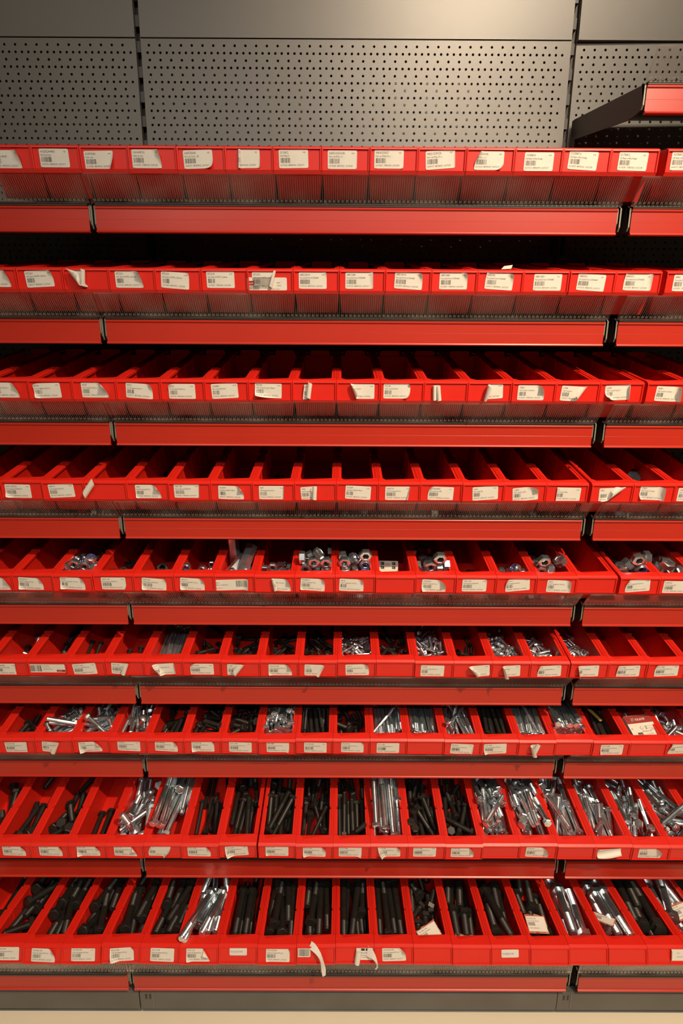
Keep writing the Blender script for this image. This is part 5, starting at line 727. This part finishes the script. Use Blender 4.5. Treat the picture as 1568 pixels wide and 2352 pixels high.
def torn_card(k, px, py, h, n, W, D, rot, items, label, red=()):
    r = empty('torn_card', in_bin(k, px, py, h, n), rot); rr = random.Random(px); N_ = 10; pts = []
    for i in range(N_): pts.append((-W/2+W*i/N_, D/2+rr.uniform(-.0022, .0018)))
    for i in range(N_): pts.append((W/2+rr.uniform(-.0012, .0006), D/2-D*i/N_))
    pts += [(W/2, -D/2), (-W/2, -D/2)]
    mb = MB(); m = len(pts); mb.add([(x, y, -.0012) for x, y in pts]+[(x, y, 0) for x, y in pts], [tuple(range(m)), tuple(range(m, 2*m))[::-1]]+[(i, i+m, (i+1) % m+m, (i+1) % m) for i in range(m)])
    mb.build('cardboard', ['cardr'], r)
    mb = MB(); w2, d2 = W*.46, D*.40; mb.add([(-w2,-d2,.0002),(w2,-d2,.0002),(w2,d2,.0002),(-w2,d2,.0002)], [(0,1,2,3)]); mb.build('sticker', ['paper'], r)
    face_text(r, items, .00035); return tag(r, label, 'card')
M['cardr'] = mat('red_printed_cardboard', (.40, .03, .02), .55, noise=(70, (.5, .34, .2)))
M['yellow'] = mat('ochre_tag', (.40, .24, .04), .6, noise=(60, (.34, .2, .03)))
M['pack'] = mat('grey_plastic_pack', (.20, .21, .20), .3, noise=(40, (.14, .15, .14)))
CI = lambda c: [('t', -20, 9, 4.4, c, 1), ('t', -20, 4.5, 3.7, 'Surub cap hexagonal filet par', 1, .62)]+[('r', -19+i*1.3, -4, .7, 7, 1) for i in range(12)]+[('t', -20, -10, 3.6, '06176535  480941228', 1, .7)]
torn_card(9, 985, 2143, .070, 12, .050, .036, (R(8), R(-10), R(24)), CI('93118861098'), 'torn white and red label card lying on the short black bolts, bottom row')
torn_card(9, 1069, 2160, .062, 13, .044, .028, (R(-4), R(-4), R(-8)), CI('931186 1098'), 'torn white card with red edge at the front rim under two bolt heads, bottom row')
torn_card(9, 1232, 2122, .072, 15, .046, .038, (R(10), 0, R(-2)), CI('93120021098'), 'squarish torn label card with red left edge on black bolts, bottom row')
torn_card(9, 1385, 2110, .070, 17, .050, .022, (R(6), R(-20), R(-42)), CI('93120 1098'), 'narrow label card tucked slantwise beside two large zinc bolts, bottom row')
torn_card(9, 1566, 2092, .074, 19, .040, .034, (R(6), R(-14), R(10)), CI('931201 098'), 'label card cut off by the right picture edge, bottom row')
r = empty('plastic_pack', in_bin(4, 1457, 1093, .045, 16), (TILT[4]+R(10), R(25), R(-35))); mb = MB(); mb.box(-.014, .014, -.022, .022, -.006, 0)
for i in range(5): mb.box(-.013, .013, -.020+i*.009, -.016+i*.009, 0, .0012)
mb.build('ribbed_pack', ['pack'], r); tag(r, 'grey ribbed plastic pack lying in a bin near the right end of the fourth row', 'pack')
mb = MB(); mb.lathe([(.008, 0), (.017, 0), (.017, .003), (.008, .003), (.008, 0)], 28, cap=False); o = mb.build('steel_washer', ['zinc']); o.location = in_bin(4, 1502, 1100, .030, 16); o.rotation_euler = (TILT[4]+R(30), R(8), 0); tag(o, 'shiny steel washer leaning at the front of a bin in the fourth row', 'washer')
mb = MB(); mb.box(-.005, .005, -.024, .024, 0, .0008); o = mb.build('ochre_tag', ['yellow']); o.location = in_bin(7, 1361, 1638, .060, 17); o.rotation_euler = (TILT[7]+R(8), 0, R(38)); tag(o, 'ochre paper tag at the back of the seventeenth bin, seventh row', 'tag')
mb = MB(); mb.add([(-.012,0,0),(.008,0,.002),(.012,.006,.007),(-.003,.010,.003)], [(0,1,2,3)]); o = mb.build('folded_slip', ['card']); o.location = in_bin(2, 1164, 619, .078, 12); o.rotation_euler = (R(30), 0, R(10)); tag(o, 'folded paper slip poking above the rim of a bin in the second row', 'paper slip')
kn = item_mesh('k', 5, 0)
for k, n, cnt, px, py in ((4, 4, 5, 379, 1092), (4, 7, 7, 640, 1100)):
    for i in range(cnt):
        o = obj('dark_hex_nut', kn); p = in_bin(k, px+rnd.uniform(-9, 9), py+rnd.uniform(-7, 2), .004, n); o.location = p+Vector((0, 0, .002)); o.rotation_euler = (rnd.uniform(0, 3), rnd.uniform(0, 3), 0)
        tag(o, 'tiny dark hex nut among a few in the %s bin of the fourth row' % ORD[n], 'nut', 'tiny nuts in the %s bin, fourth row' % ORD[n])
